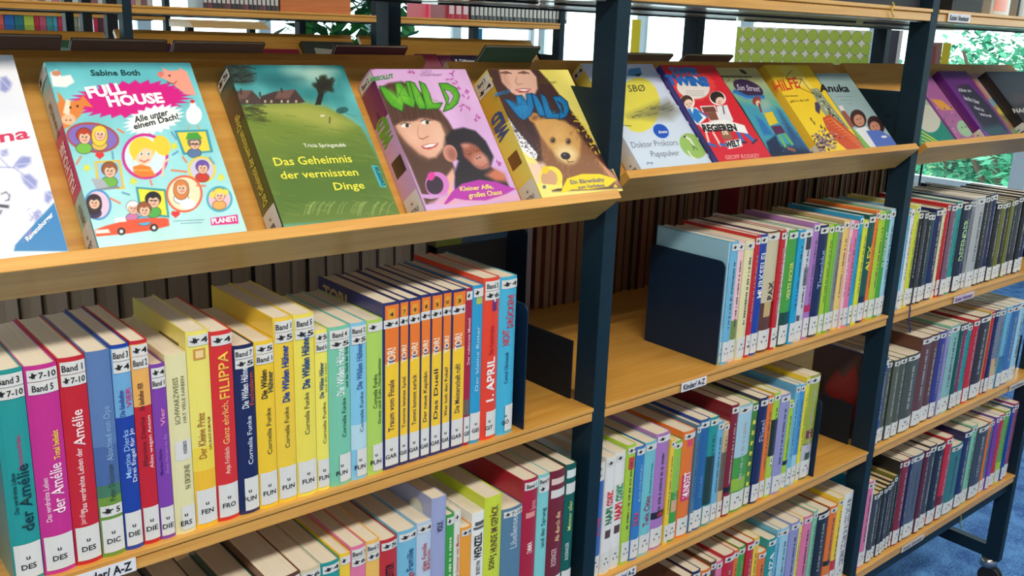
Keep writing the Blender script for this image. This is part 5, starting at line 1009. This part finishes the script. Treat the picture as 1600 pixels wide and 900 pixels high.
    blades(c, [[(196, 168), (232, 172), (300, 235), (290, 150), (325, 150), (372, 225), (352, 142), (382, 142), (412, 240), (400, 296), (340, 270), (334, 318), (270, 285), (232, 240)],
        [(372, 142), (402, 150), (440, 215), (478, 300), (430, 302), (412, 270)], [(430, 140), (466, 158), (492, 215), (508, 272), (566, 266), (548, 300), (470, 304), (462, 260)],
        [(546, 152), (596, 152), (648, 180), (668, 222), (655, 268), (620, 300), (572, 318), (590, 262)]], (40, 90, 30), (84, 166, 40), (126, 200, 60), [[(576, 186), (612, 196), (634, 226), (618, 262), (598, 280), (604, 236)]], (206, 166, 214))
display_book('lilac hardcover showing a brown-haired girl and a young ape, on the left slanted shelf', -1, (663, 321), (812, 309), (708, 108), .038, (206, 166, 214), AC, (206, 166, 214), p_chimp, 1700,
    [('ABSOLUT', (142, 142), (282, 120), (136, 118), (60, 140, 70), .05), ('LUCY', (450, 92), (506, 90), (446, 76), (130, 80, 140), .0), ('COURTENAY', (438, 110), (566, 110), (434, 96), (130, 80, 140), .0),
     ('Kleiner Affe,', (672, 784), (866, 768), (664, 758), (240, 220, 120), .02), ('großes Chaos', (722, 824), (916, 802), (714, 796), (240, 220, 120), .02)],
    call='COU', callh=.17, stick=['BBand 2'], bands=[(.68, .92, (120, 44, 96))], texts=[('WILD', .105, .14, .5, .62, (90, 170, 50), .06), ('ABSOLUT', .142, .15, .5, .2, (60, 30, 60), 0)], patches=[(.2, .85, .31, .42, (44, 34, 36))])
BC = (720, 90, 3.9143)
def p_bear(c):
    c.vgrad((236, 222, 110), (240, 228, 130)); c.mottle(16, 4, 9)
    c.poly([(140, 70), (470, 70), (560, 170), (640, 280), (760, 440), (900, 640), (990, 800), (560, 820), (470, 640), (330, 470), (200, 240), (170, 150)], (70, 44, 42), soft=3)
    c.poly([(232, 70), (420, 70), (462, 120), (470, 190), (440, 250), (390, 262), (310, 216), (250, 150)], (222, 176, 156), soft=3); c.poly([(232, 70), (280, 100), (300, 180), (262, 160)], (180, 126, 110), .5, 8)
    for x in (276, 384): c.line([(x - 34, 96), (x, 86), (x + 32, 98)], 6, (60, 40, 40)); c.ell(x, 96, 18, 6, (130, 90, 80))
    c.line([(340, 120), (334, 150), (346, 166), (378, 160)], 5, (170, 110, 94), .8); c.poly([(328, 196), (376, 188), (430, 192), (412, 214), (360, 216)], (176, 84, 90)); c.poly([(340, 198), (380, 194), (424, 197), (390, 206)], (246, 240, 238))
    c.poly([(182, 262), (214, 240), (262, 330), (340, 440), (470, 590), (462, 622), (420, 610), (300, 500), (200, 330)], (232, 232, 236))
    r = random.Random(3)
    for i in range(150):
        t_ = r.random(); x = 205 + t_ * 245 + r.uniform(-28, 28); y = 280 + t_ * 315 + r.uniform(-20, 20); c.ell(x, y, 4, 3.4, (60, 56, 70), n=8)
    for i in range(40): x = r.uniform(200, 480); c.line([(x, 240 + r.random() * 100), (x + 70, 440 + r.random() * 60)], 4, (44, 28, 30), .4)
    c.poly([(480, 470), (560, 400), (700, 420), (760, 520), (900, 680), (970, 790), (520, 800), (500, 640)], (138, 92, 58), soft=4)
    c.ell(448, 368, 34, 30, (176, 126, 70), 10); c.ell(456, 374, 18, 16, (110, 70, 44), 10, .8, 4)
    c.poly([(440, 390), (480, 372), (560, 368), (640, 390), (700, 440), (736, 510), (726, 600), (690, 648), (640, 646), (585, 600), (530, 540), (475, 460)], (204, 156, 88), soft=5)
    for i in range(160):
        x = r.uniform(470, 880); y = r.uniform(390, 760); c.line([(x, y), (x + r.uniform(-14, 14), y + r.uniform(10, 30))], 4, r.choice([(226, 184, 116), (120, 78, 48), (176, 128, 74)]), .35)
    c.ell(645, 590, 66, 50, (232, 206, 152), 20, .95, 12); c.ell(600, 470, 40, 50, (222, 178, 110), 0, .6, 16)
    c.ell(640, 602, 30, 22, (44, 34, 38), 10); c.ell(634, 594, 8, 4, (130, 120, 126)); c.line([(650, 622), (656, 640), (690, 636)], 4, (80, 50, 40))
    for x, y in ((562, 506), (657, 513)): c.ell(x, y, 17, 19, (120, 78, 50), 0, .8, 4); c.ell(x, y, 11, 13, (24, 16, 16)); c.ell(x - 4, y - 4, 3, 3, (220, 220, 220))
    blades(c, [[(262, 250), (300, 262), (345, 300), (335, 235), (372, 232), (408, 290), (400, 222), (430, 222), (448, 300), (430, 350), (385, 385), (350, 362), (300, 300)],
        [(430, 218), (462, 232), (500, 300), (520, 360), (476, 356), (452, 290)], [(485, 222), (515, 236), (540, 300), (560, 346), (612, 338), (600, 372), (520, 372), (505, 310)],
        [(560, 240), (610, 235), (650, 270), (664, 320), (645, 362), (600, 380), (608, 330)]], (14, 60, 100), (30, 118, 176), (40, 140, 196), [[(588, 266), (616, 280), (630, 315), (622, 345), (614, 300)]], (90, 64, 50))
    leafy(c, [(700, 375), (740, 430), (775, 460), (810, 545), (850, 590), (930, 790), (170, 150)], (240, 210, 60), 5, 6)
    c.poly([(830, 620), (940, 720), (975, 790), (900, 720)], (226, 160, 120), .8, 4); c.poly([(400, 650), (500, 640), (560, 700), (560, 780), (460, 770)], (236, 200, 180), .9, 6)
    c.ell(550, 738, 72, 74, (240, 220, 70), -20); c.ell(540, 740, 50, 54, (206, 160, 120), -20); c.ell(516, 688, 22, 24, (240, 200, 30), 20)
    c.poly([(462, 770), (600, 780), (620, 762), (622, 800), (520, 806), (470, 806)], (240, 226, 110)); c.ell(510, 792, 11, 11, (90, 100, 120))
    c.poly([(625, 790), (650, 740), (740, 712), (850, 712), (955, 745), (900, 790), (780, 806), (680, 808), (640, 822), (610, 828)], (244, 214, 20))
display_book('yellow hardcover with a girl and bear cub, right end of left slanted shelf', -1, (845, 304), (972, 295), (868, 109), .038, (236, 222, 110), BC, (236, 222, 110), p_bear, 1700,
    [('ABSOLUT', (206, 240), (306, 212), (200, 222), (30, 110, 160), .05), ('LUCY', (486, 142), (536, 140), (482, 128), (110, 100, 40), .0), ('COURTENAY', (472, 163), (586, 160), (468, 148), (110, 100, 40), .0),
     ('Ein Bärenbaby', (672, 776), (880, 758), (664, 750), (110, 110, 130), .02), ('zum Verlieben', (716, 804), (880, 790), (710, 784), (110, 110, 130), .02)],
    call='COU', callh=.17, stick=['BBand 3', 'b4'], bands=[(.6, .88, (206, 170, 60))], texts=[('WILD', .105, .142, .5, .62, (34, 80, 150), .06)], patches=[(.2, .8, .3, .4, (120, 80, 46))])
EC = (0, 80, 2.8125)
def p_leaf(c):
    c.vgrad((236, 238, 246), (244, 246, 250)); 
    c.ell(60, 250, 120, 40, (214, 220, 240), 0, .6, 30); c.ell(20, 690, 60, 60, (206, 210, 236), 0, .7, 20); c.ell(-40, 520, 90, 120, (220, 226, 244), 0, .6, 30)
    L = (132, 140, 202)
    for P in ([(0, 118), (26, 112), (50, 140), (44, 168), (22, 182), (0, 172)], [(0, 440), (30, 432), (34, 458), (10, 462)], [(64, 500), (98, 462), (134, 466), (136, 492), (108, 512), (80, 516)], [(92, 546), (130, 540), (164, 570), (160, 604), (132, 608), (104, 580)], [(196, 620), (230, 612), (236, 640), (212, 672), (196, 660)], [(150, 712), (176, 700), (180, 720), (160, 750)], [(-60, 300), (-20, 290), (-10, 330), (-50, 350)]):
        c.poly(P, L, .85, 2); c.line([P[0], P[len(P) // 2]], 2.5, (226, 230, 246))
    c.line([(0, 510), (60, 512), (100, 540)], 3, L); c.line([(60, 512), (90, 470)], 3, L); c.line([(0, 470), (40, 512)], 2, L)
    for i in range(14): c.line([(120 + i * 4, 700 + (i * 37) % 60), (134 + i * 4, 690 + (i * 53) % 60)], 1.6, (150, 150, 200))
    c.line([(6, 628), (26, 620), (42, 634), (38, 654), (24, 658)], 3, (70, 70, 90)); c.line([(0, 680), (36, 684)], 12, (60, 60, 70)); c.line([(6, 700), (0, 716)], 4, (60, 60, 70))
    c.poly([(66, 852), (238, 664), (300, 850), (300, 880), (60, 880)], (60, 132, 190)); c.poly([(96, 846), (132, 780), (140, 800)], (150, 130, 190))
display_book('white hardcover with violet leaves and pink script, cut by the left edge of the photo', -1, (-95, 396), (102, 375), (24, 86), .036, (238, 240, 246), EC, (240, 242, 248), p_leaf, 1200,
    [('na', (2, 402), (131, 382), (-6, 352), (214, 60, 100), .02), ('Ravensburger', (122, 838), (236, 722), (108, 822), (240, 246, 252), .03)], call='BOI')

# small display books of the middle bay
CC1 = (960, 90, 5.0); CC2 = (1110, 90, 5.293); CC3 = (1420, 90, 4.5)
def p_e1(c):
    c.vgrad((206, 214, 236), (206, 224, 240)); c.ell(190, 370, 165, 215, (228, 218, 84)); c.poly([(110, 90), (200, 80), (215, 130), (180, 150), (100, 140)], (70, 140, 190)); c.poly([(150, 135), (215, 125), (190, 150)], (30, 40, 50))
    r = random.Random(1)
    c.poly([(105, 462), (230, 405), (340, 360), (420, 330), (500, 420), (440, 480), (300, 480), (190, 464)], (110, 110, 84), .7, 12)
    for i in range(60): x = r.uniform(130, 440); y = 450 - (x - 105) * .2 + r.uniform(-30, 40); c.line([(x, y), (x + r.uniform(20, 60), y - r.uniform(-10, 30))], 4, r.choice([(70, 70, 60), (130, 130, 96), (50, 50, 46)]), .5)
    c.line([(60, 530), (130, 536)], 5, (90, 90, 60)); c.ell(363, 575, 66, 50, (24, 84, 190), 35); c.ell(612, 690, 118, 82, (150, 190, 96), 40)
    c.line([(540, 610), (590, 640), (620, 690)], 14, (230, 236, 226)); c.line([(600, 680), (650, 720)], 4, (30, 40, 30)); c.line([(612, 690), (620, 724)], 4, (30, 40, 30)); c.line([(575, 730), (600, 770), (636, 792)], 10, (230, 236, 226)); c.ell(548, 618, 8, 10, (30, 40, 30))
display_book('pale blue hardcover with yellow sun and grey smoke beside the second post', 0, (1000, 261), (1111, 252), (1007, 100), .026, (214, 222, 236), CC1, (206, 214, 236), p_e1, 1300,
    [('SBØ', (112, 268), (244, 264), (98, 216), (60, 60, 50), .0), ('Doktor Proktors', (140, 708), (498, 684), (122, 660), (90, 90, 110), -.01), ('Pupspulver', (292, 778), (510, 766), (276, 730), (90, 90, 110), -.01), ('Arena', (345, 596), (414, 590), (336, 572), (240, 240, 250), .02), ('Jörg', (250, 834), (300, 830), (246, 816), (70, 90, 140), .0)],
    call='NES', callh=.2, stick=['b4'], bands=[(.6, 1, (228, 218, 96))])
def p_e2(c):
    c.vgrad((214, 30, 48), (210, 28, 46)); c.burst(620, 230, 180, 120, 16, .12, (224, 60, 60)); c.ell(615, 235, 130, 88, (226, 218, 212), 10); c.poly([(560, 300), (640, 316), (600, 332)], (226, 218, 212))
    for y in (262, 280, 296): c.line([(560, y), (700, y)], 3, (150, 150, 156))
    W_ = (244, 240, 236)
    c.ell(566, 352, 60, 62, W_, 20); c.ell(562, 346, 50, 52, (70, 46, 36), 20); c.ell(578, 362, 34, 36, (240, 206, 186)); c.poly([(560, 395), (640, 390), (720, 470), (690, 500), (650, 528), (600, 490)], W_); c.poly([(568, 400), (634, 398), (690, 470), (650, 516), (612, 480)], (30, 120, 196)); c.line([(640, 410), (740, 470)], 12, (30, 120, 196)); c.poly([(590, 398), (618, 398), (610, 440)], (240, 240, 240))
    c.line([(560, 366), (572, 364)], 4, (60, 40, 40)); c.line([(586, 360), (600, 362)], 4, (60, 40, 40)); c.line([(572, 382), (590, 384)], 4, (190, 60, 60))
    c.ell(806, 318, 66, 54, W_, 20); c.ell(802, 312, 56, 46, (40, 28, 26), 20); c.ell(824, 340, 34, 32, (240, 206, 186)); c.poly([(796, 380), (880, 370), (926, 500), (870, 520), (814, 470)], (226, 226, 230)); c.line([(830, 390), (812, 470)], 16, (232, 232, 236)); c.line([(880, 400), (920, 490)], 16, (232, 232, 236)); c.line([(846, 380), (858, 440)], 8, (30, 30, 36))
    c.line([(814, 344), (828, 342)], 4, (60, 40, 40)); c.line([(806, 356), (832, 362)], 4, (190, 60, 60))
    c.poly([(666, 380), (784, 374), (830, 490), (744, 500), (720, 430), (690, 430)], W_); c.poly([(676, 388), (776, 382), (800, 424), (700, 430)], (110, 62, 50)); c.poly([(716, 430), (790, 424), (816, 486), (748, 492)], (130, 76, 60))
    c.line([(715, 585), (742, 680)], 16, (240, 206, 186)); c.line([(770, 585), (830, 690)], 16, (240, 206, 186)); c.line([(735, 672), (790, 694)], 18, (30, 110, 190)); c.line([(825, 676), (870, 690)], 18, (30, 110, 190)); c.line([(950, 560), (1000, 655)], 24, (40, 110, 190)); c.line([(1010, 580), (1090, 655)], 24, (40, 110, 190)); c.line([(980, 664), (1030, 664)], 14, (30, 30, 60)); c.line([(1076, 672), (1112, 640)], 14, (30, 30, 60))
    c.poly([(655, 520), (850, 482), (1015, 530), (1046, 596), (900, 572), (840, 560), (712, 588)], (240, 240, 238)); c.poly([(826, 570), (900, 570), (930, 640), (846, 640)], (150, 96, 70)); c.poly([(858, 655), (985, 636), (1000, 694), (890, 716)], (240, 240, 238))
display_book('bright red hardcover with two cartoon children and starry spine on the middle slanted shelf', 0, (1121, 249), (1204, 243), (1107, 102), .036, (60, 50, 130), CC1, (210, 28, 46), p_e2, 1300,
    [('TAPPER', (438, 132), (664, 134), (420, 80), (30, 120, 190), .07), ('TWINS', (418, 206), (748, 222), (390, 140), (30, 100, 180), .09), ('REGIEREN', (696, 578), (960, 572), (676, 526), (24, 24, 30), .05), ('DIE', (846, 604), (890, 602), (836, 576), (240, 230, 200), .04), ('WELT', (874, 706), (984, 690), (862, 660), (24, 24, 30), .05), ('GEOFF RODKEY', (866, 798), (1136, 784), (858, 766), (240, 150, 150), .03)],
    patches=[(.3 + .2 * (i % 2), .55 + .2 * (i % 2), .04 + i * .08, .065 + i * .08, (236, 236, 244)) for i in range(12)])
def p_e3(c):
    c.vgrad((192, 176, 112), (60, 130, 150), 0, 1); c.C = c.C[::-1] if False else c.C
    c.vgrad((196, 180, 120), (90, 170, 160), .55, .95); c.poly([(60, 340), (400, 400), (640, 440), (860, 800), (480, 830)], (60, 150, 180), .85, 10); c.poly([(560, 430), (650, 560), (850, 800), (700, 800)], (40, 70, 120), .85, 10); c.poly([(370, 480), (430, 520), (520, 640), (440, 640)], (40, 110, 180), .9, 4); c.poly([(460, 700), (540, 640), (600, 790), (500, 820)], (24, 34, 70), .9, 3)
    c.poly([(560, 720), (860, 780), (860, 830), (480, 840)], (30, 34, 60), .9, 10)
    r = random.Random(5)
    for i in range(60): c.ell(r.uniform(560, 820), r.uniform(470, 780), 5, 4, r.choice([(60, 120, 170), (30, 50, 90)]))
    c.line([(36, 105), (260, 420), (500, 820)], 12, (40, 30, 34)); c.line([(24, 155), (340, 160)], 8, (40, 30, 34)); c.ell(270, 118, 34, 12, (40, 34, 36), 30)
    for i in range(5): c.line([(90 + i * 50, 160), (110 + i * 50, 190), (80 + i * 50, 200)], 3, (60, 46, 40))
    c.ell(312, 255, 132, 62, (54, 34, 70), 22); c.line([(195, 280), (300, 330), (440, 330)], 34, (40, 110, 180)); c.line([(200, 296), (300, 340), (440, 344)], 5, (120, 190, 220))
    c.ell(382, 358, 34, 38, (150, 60, 50), 30); c.ell(392, 376, 18, 22, (236, 200, 176)); c.ell(450, 410, 40, 46, (230, 200, 190), 0, .5, 14); c.line([(400, 380), (420, 450)], 14, (130, 50, 44)); c.poly([(440, 460), (510, 446), (560, 540), (490, 566)], (226, 196, 50)); c.poly([(500, 570), (580, 560), (620, 620), (540, 640)], (90, 40, 80)); c.line([(570, 640), (620, 740)], 18, (110, 180, 90)); c.line([(610, 630), (680, 720)], 18, (110, 180, 90)); c.line([(640, 750), (700, 770)], 22, (150, 90, 80))
display_book('khaki and turquoise hardcover with a signpost beside the bright red one', 0, (1204.5, 243), (1267.5, 239), (1180, 106), .022, (120, 110, 70), CC2, (120, 130, 90), p_e3, 1300, [('Sun Street', (222, 270), (410, 282), (214, 222), (220, 210, 230), .0)])
def p_e4(c):
    c.vgrad((240, 200, 40), (246, 214, 50)); c.poly([(540, 70), (700, 70), (860, 260), (700, 230)], (240, 220, 120), .7, 3)
    c.line([(625, 180), (640, 140), (670, 110)], 5, (90, 60, 40)); c.line([(650, 180), (755, 178), (725, 246), (700, 240)], 5, (90, 60, 40)); c.line([(750, 180), (840, 290)], 4, (90, 60, 40)); c.line([(725, 246), (850, 300)], 4, (90, 60, 40))
    c.poly([(826, 262), (886, 252), (960, 350), (1150, 590), (1060, 600), (920, 440)], (150, 160, 130)); r = random.Random(6)
    for i in range(90): t_ = r.random(); c.ell(855 + t_ * 240 + r.uniform(-26, 26), 270 + t_ * 310, 7, 6, r.choice([(70, 84, 60), (210, 206, 190), (110, 120, 90), (50, 50, 50)]), n=6)
    c.poly([(862, 370), (890, 370), (910, 410), (900, 470), (868, 440)], (70, 60, 90)); c.poly([(925, 500), (985, 470), (1100, 560), (1230, 680), (1290, 780), (1150, 780), (1040, 690), (960, 590)], (206, 84, 44))
    for i in range(12): c.line([(950 + i * 26, 520 + i * 20), (1000 + i * 26, 500 + i * 24), (1050 + i * 24, 560 + i * 18)], 5, (236, 150, 90))
    for i in range(240): x = r.gauss(930, 50); y = r.gauss(700, 46); c.ell(x, y, 9, 7, r.choice([(90, 66, 70), (150, 130, 140), (60, 44, 50), (180, 160, 150)]), n=6)
    for x, y in ((826, 500), (850, 530), (910, 560), (940, 580)): c.line([(x, y), (x + 14, y + 24)], 9, (60, 50, 50))
display_book('yellow hardcover with crooked red title and striped dress on the middle slanted shelf', 0, (1283, 239), (1351, 233), (1251, 102), .024, (236, 200, 60), CC2, (240, 200, 40), p_e4, 1300, [('HiLFE', (548, 286), (744, 248), (508, 196), (214, 66, 30), .02), ('Meine Schwester', (616, 328), (726, 322), (610, 312), (110, 80, 30), .0), ('geht in die Luft', (660, 372), (816, 360), (652, 352), (110, 80, 30), .0)], call='-', callh=.14)
def p_e6(c):
    c.vgrad((150, 178, 176), (158, 182, 190)); c.poly([(1080, 430), (1110, 440), (1200, 560), (1150, 600), (1090, 500)], (150, 84, 74)); c.poly([(1056, 400), (1090, 396), (1112, 440), (1080, 440)], (226, 220, 214))
    c.poly([(1160, 580), (1200, 600), (1350, 750), (1280, 760)], (130, 180, 80)); c.ell(1222, 505, 62, 78, (64, 34, 28), -30); c.ell(1228, 520, 42, 52, (196, 140, 114), -30); c.poly([(1190, 590), (1290, 570), (1330, 640), (1390, 750), (1320, 740)], (224, 226, 230))
    c.ell(1368, 560, 62, 84, (54, 30, 26), -35); c.ell(1360, 575, 40, 50, (190, 134, 110), -35); c.poly([(1284, 606), (1400, 600), (1500, 660), (1560, 740), (1380, 752)], (84, 112, 190)); c.ell(1436, 655, 24, 10, (230, 230, 236))
    for x, y in ((1215, 512), (1240, 506), (1348, 570), (1374, 562)): c.ell(x, y, 5, 4, (40, 24, 20))
    c.line([(1226, 545), (1250, 540)], 4, (160, 60, 60)); c.line([(1360, 600), (1382, 592)], 4, (160, 60, 60))
    for y, a, b in ((322, 1040, 1170), (352, 1080, 1180), (382, 1130, 1175)): c.line([(a, y), (b, y)], 3, (110, 130, 130))
display_book('pale grey blue hardcover with two dark-haired girls, right end of the middle slanted shelf', 0, (1352.5, 233), (1403, 229), (1314, 114.5), .025, (150, 178, 176), CC2, (150, 178, 176), p_e6, 1300, [('Anuka', (908, 282), (1152, 284), (890, 222), (24, 28, 30), .03)], left=None)
def p_f1(c):
    c.vgrad((190, 190, 170), (20, 140, 110)); c.poly([(80, 500), (240, 440), (380, 600), (80, 640)], (20, 130, 110), 1, 3); c.ell(140, 430, 80, 100, (196, 196, 180), -20)
    for i in range(4): c.line([(90, 520 + i * 26), (200, 590 + i * 14)], 9, (200, 210, 40))
display_book('teal and white paperback at the left end of the right slanted shelf', 1, (1441, 231), (1495, 222.5), (1452, 140), .012, (30, 120, 100), CC3, (30, 120, 100), p_f1, 1000)
def p_f2(c):
    c.vgrad((160, 90, 150), (170, 100, 150)); c.poly([(150, 290), (230, 300), (320, 370), (230, 370)], (214, 150, 60)); c.ell(392, 500, 44, 66, (150, 190, 150), -40)
    r = random.Random(3)
    for i in range(40): c.ell(r.uniform(180, 480), r.uniform(350, 590), 7, 5, r.choice([(110, 80, 70), (200, 160, 190), (80, 110, 80)]))
display_book('mauve hardcover with an orange flash beside the purple one', 1, (1499, 222), (1527.5, 220), (1455, 118), .016, (140, 80, 150), CC3, (160, 90, 150), p_f2, 1000)
def p_f3(c):
    c.vgrad((92, 30, 110), (120, 60, 150)); c.poly([(330, 200), (420, 190), (560, 330), (700, 520), (590, 560), (520, 500)], (44, 40, 56), 1, 6); c.poly([(510, 500), (640, 470), (700, 530), (590, 556)], (50, 80, 90), 1, 6)
display_book('deep purple hardcover with white handwriting on the right slanted shelf', 1, (1545, 219.5), (1587, 216), (1503, 111), .022, (96, 30, 130), CC3, (92, 30, 110), p_f3, 1000, [('Alles so', (350, 240), (440, 244), (340, 216), (200, 196, 210), .02), ('leicht hier', (390, 296), (500, 330), (380, 266), (200, 196, 210), .02), ('oben im', (460, 360), (530, 384), (450, 334), (200, 196, 210), .02), ('Wind', (500, 410), (580, 420), (490, 390), (200, 196, 210), .02)], call='-', callh=.18)
def p_f4(c):
    c.vgrad((200, 90, 80), (110, 160, 90)); c.poly([(430, 120), (520, 130), (700, 300), (740, 450), (600, 330)], (206, 180, 180), .9, 14); c.poly([(540, 300), (590, 290), (610, 340), (570, 350)], (110, 170, 190)); c.ell(660, 360, 40, 44, (216, 200, 90), -20, 1, 5); c.poly([(700, 440), (820, 480), (830, 560), (720, 550)], (90, 140, 80), .9, 6); c.ell(730, 470, 44, 30, (180, 110, 90), 20, .8, 6)
display_book('pink and green patterned hardcover beside the deep purple one', 1, (1588.5, 216), (1612, 214), (1533, 115.5), .012, (190, 120, 120), CC3, (190, 120, 120), p_f4, 1000)
def p_f5(c):
    c.vgrad((36, 32, 34), (50, 40, 40)); c.ell(770, 290, 50, 40, (70, 50, 50), 0, 1, 5)
display_book('black hardcover with grey capitals, cut by the right edge of the photo', 1, (1616, 213), (1700, 208), (1620, 112), .036, (30, 28, 30), CC3, (36, 32, 34), p_f5, 900, [('NACHT', (740, 390), (900, 380), (725, 360), (190, 190, 186), .03)], call='-')
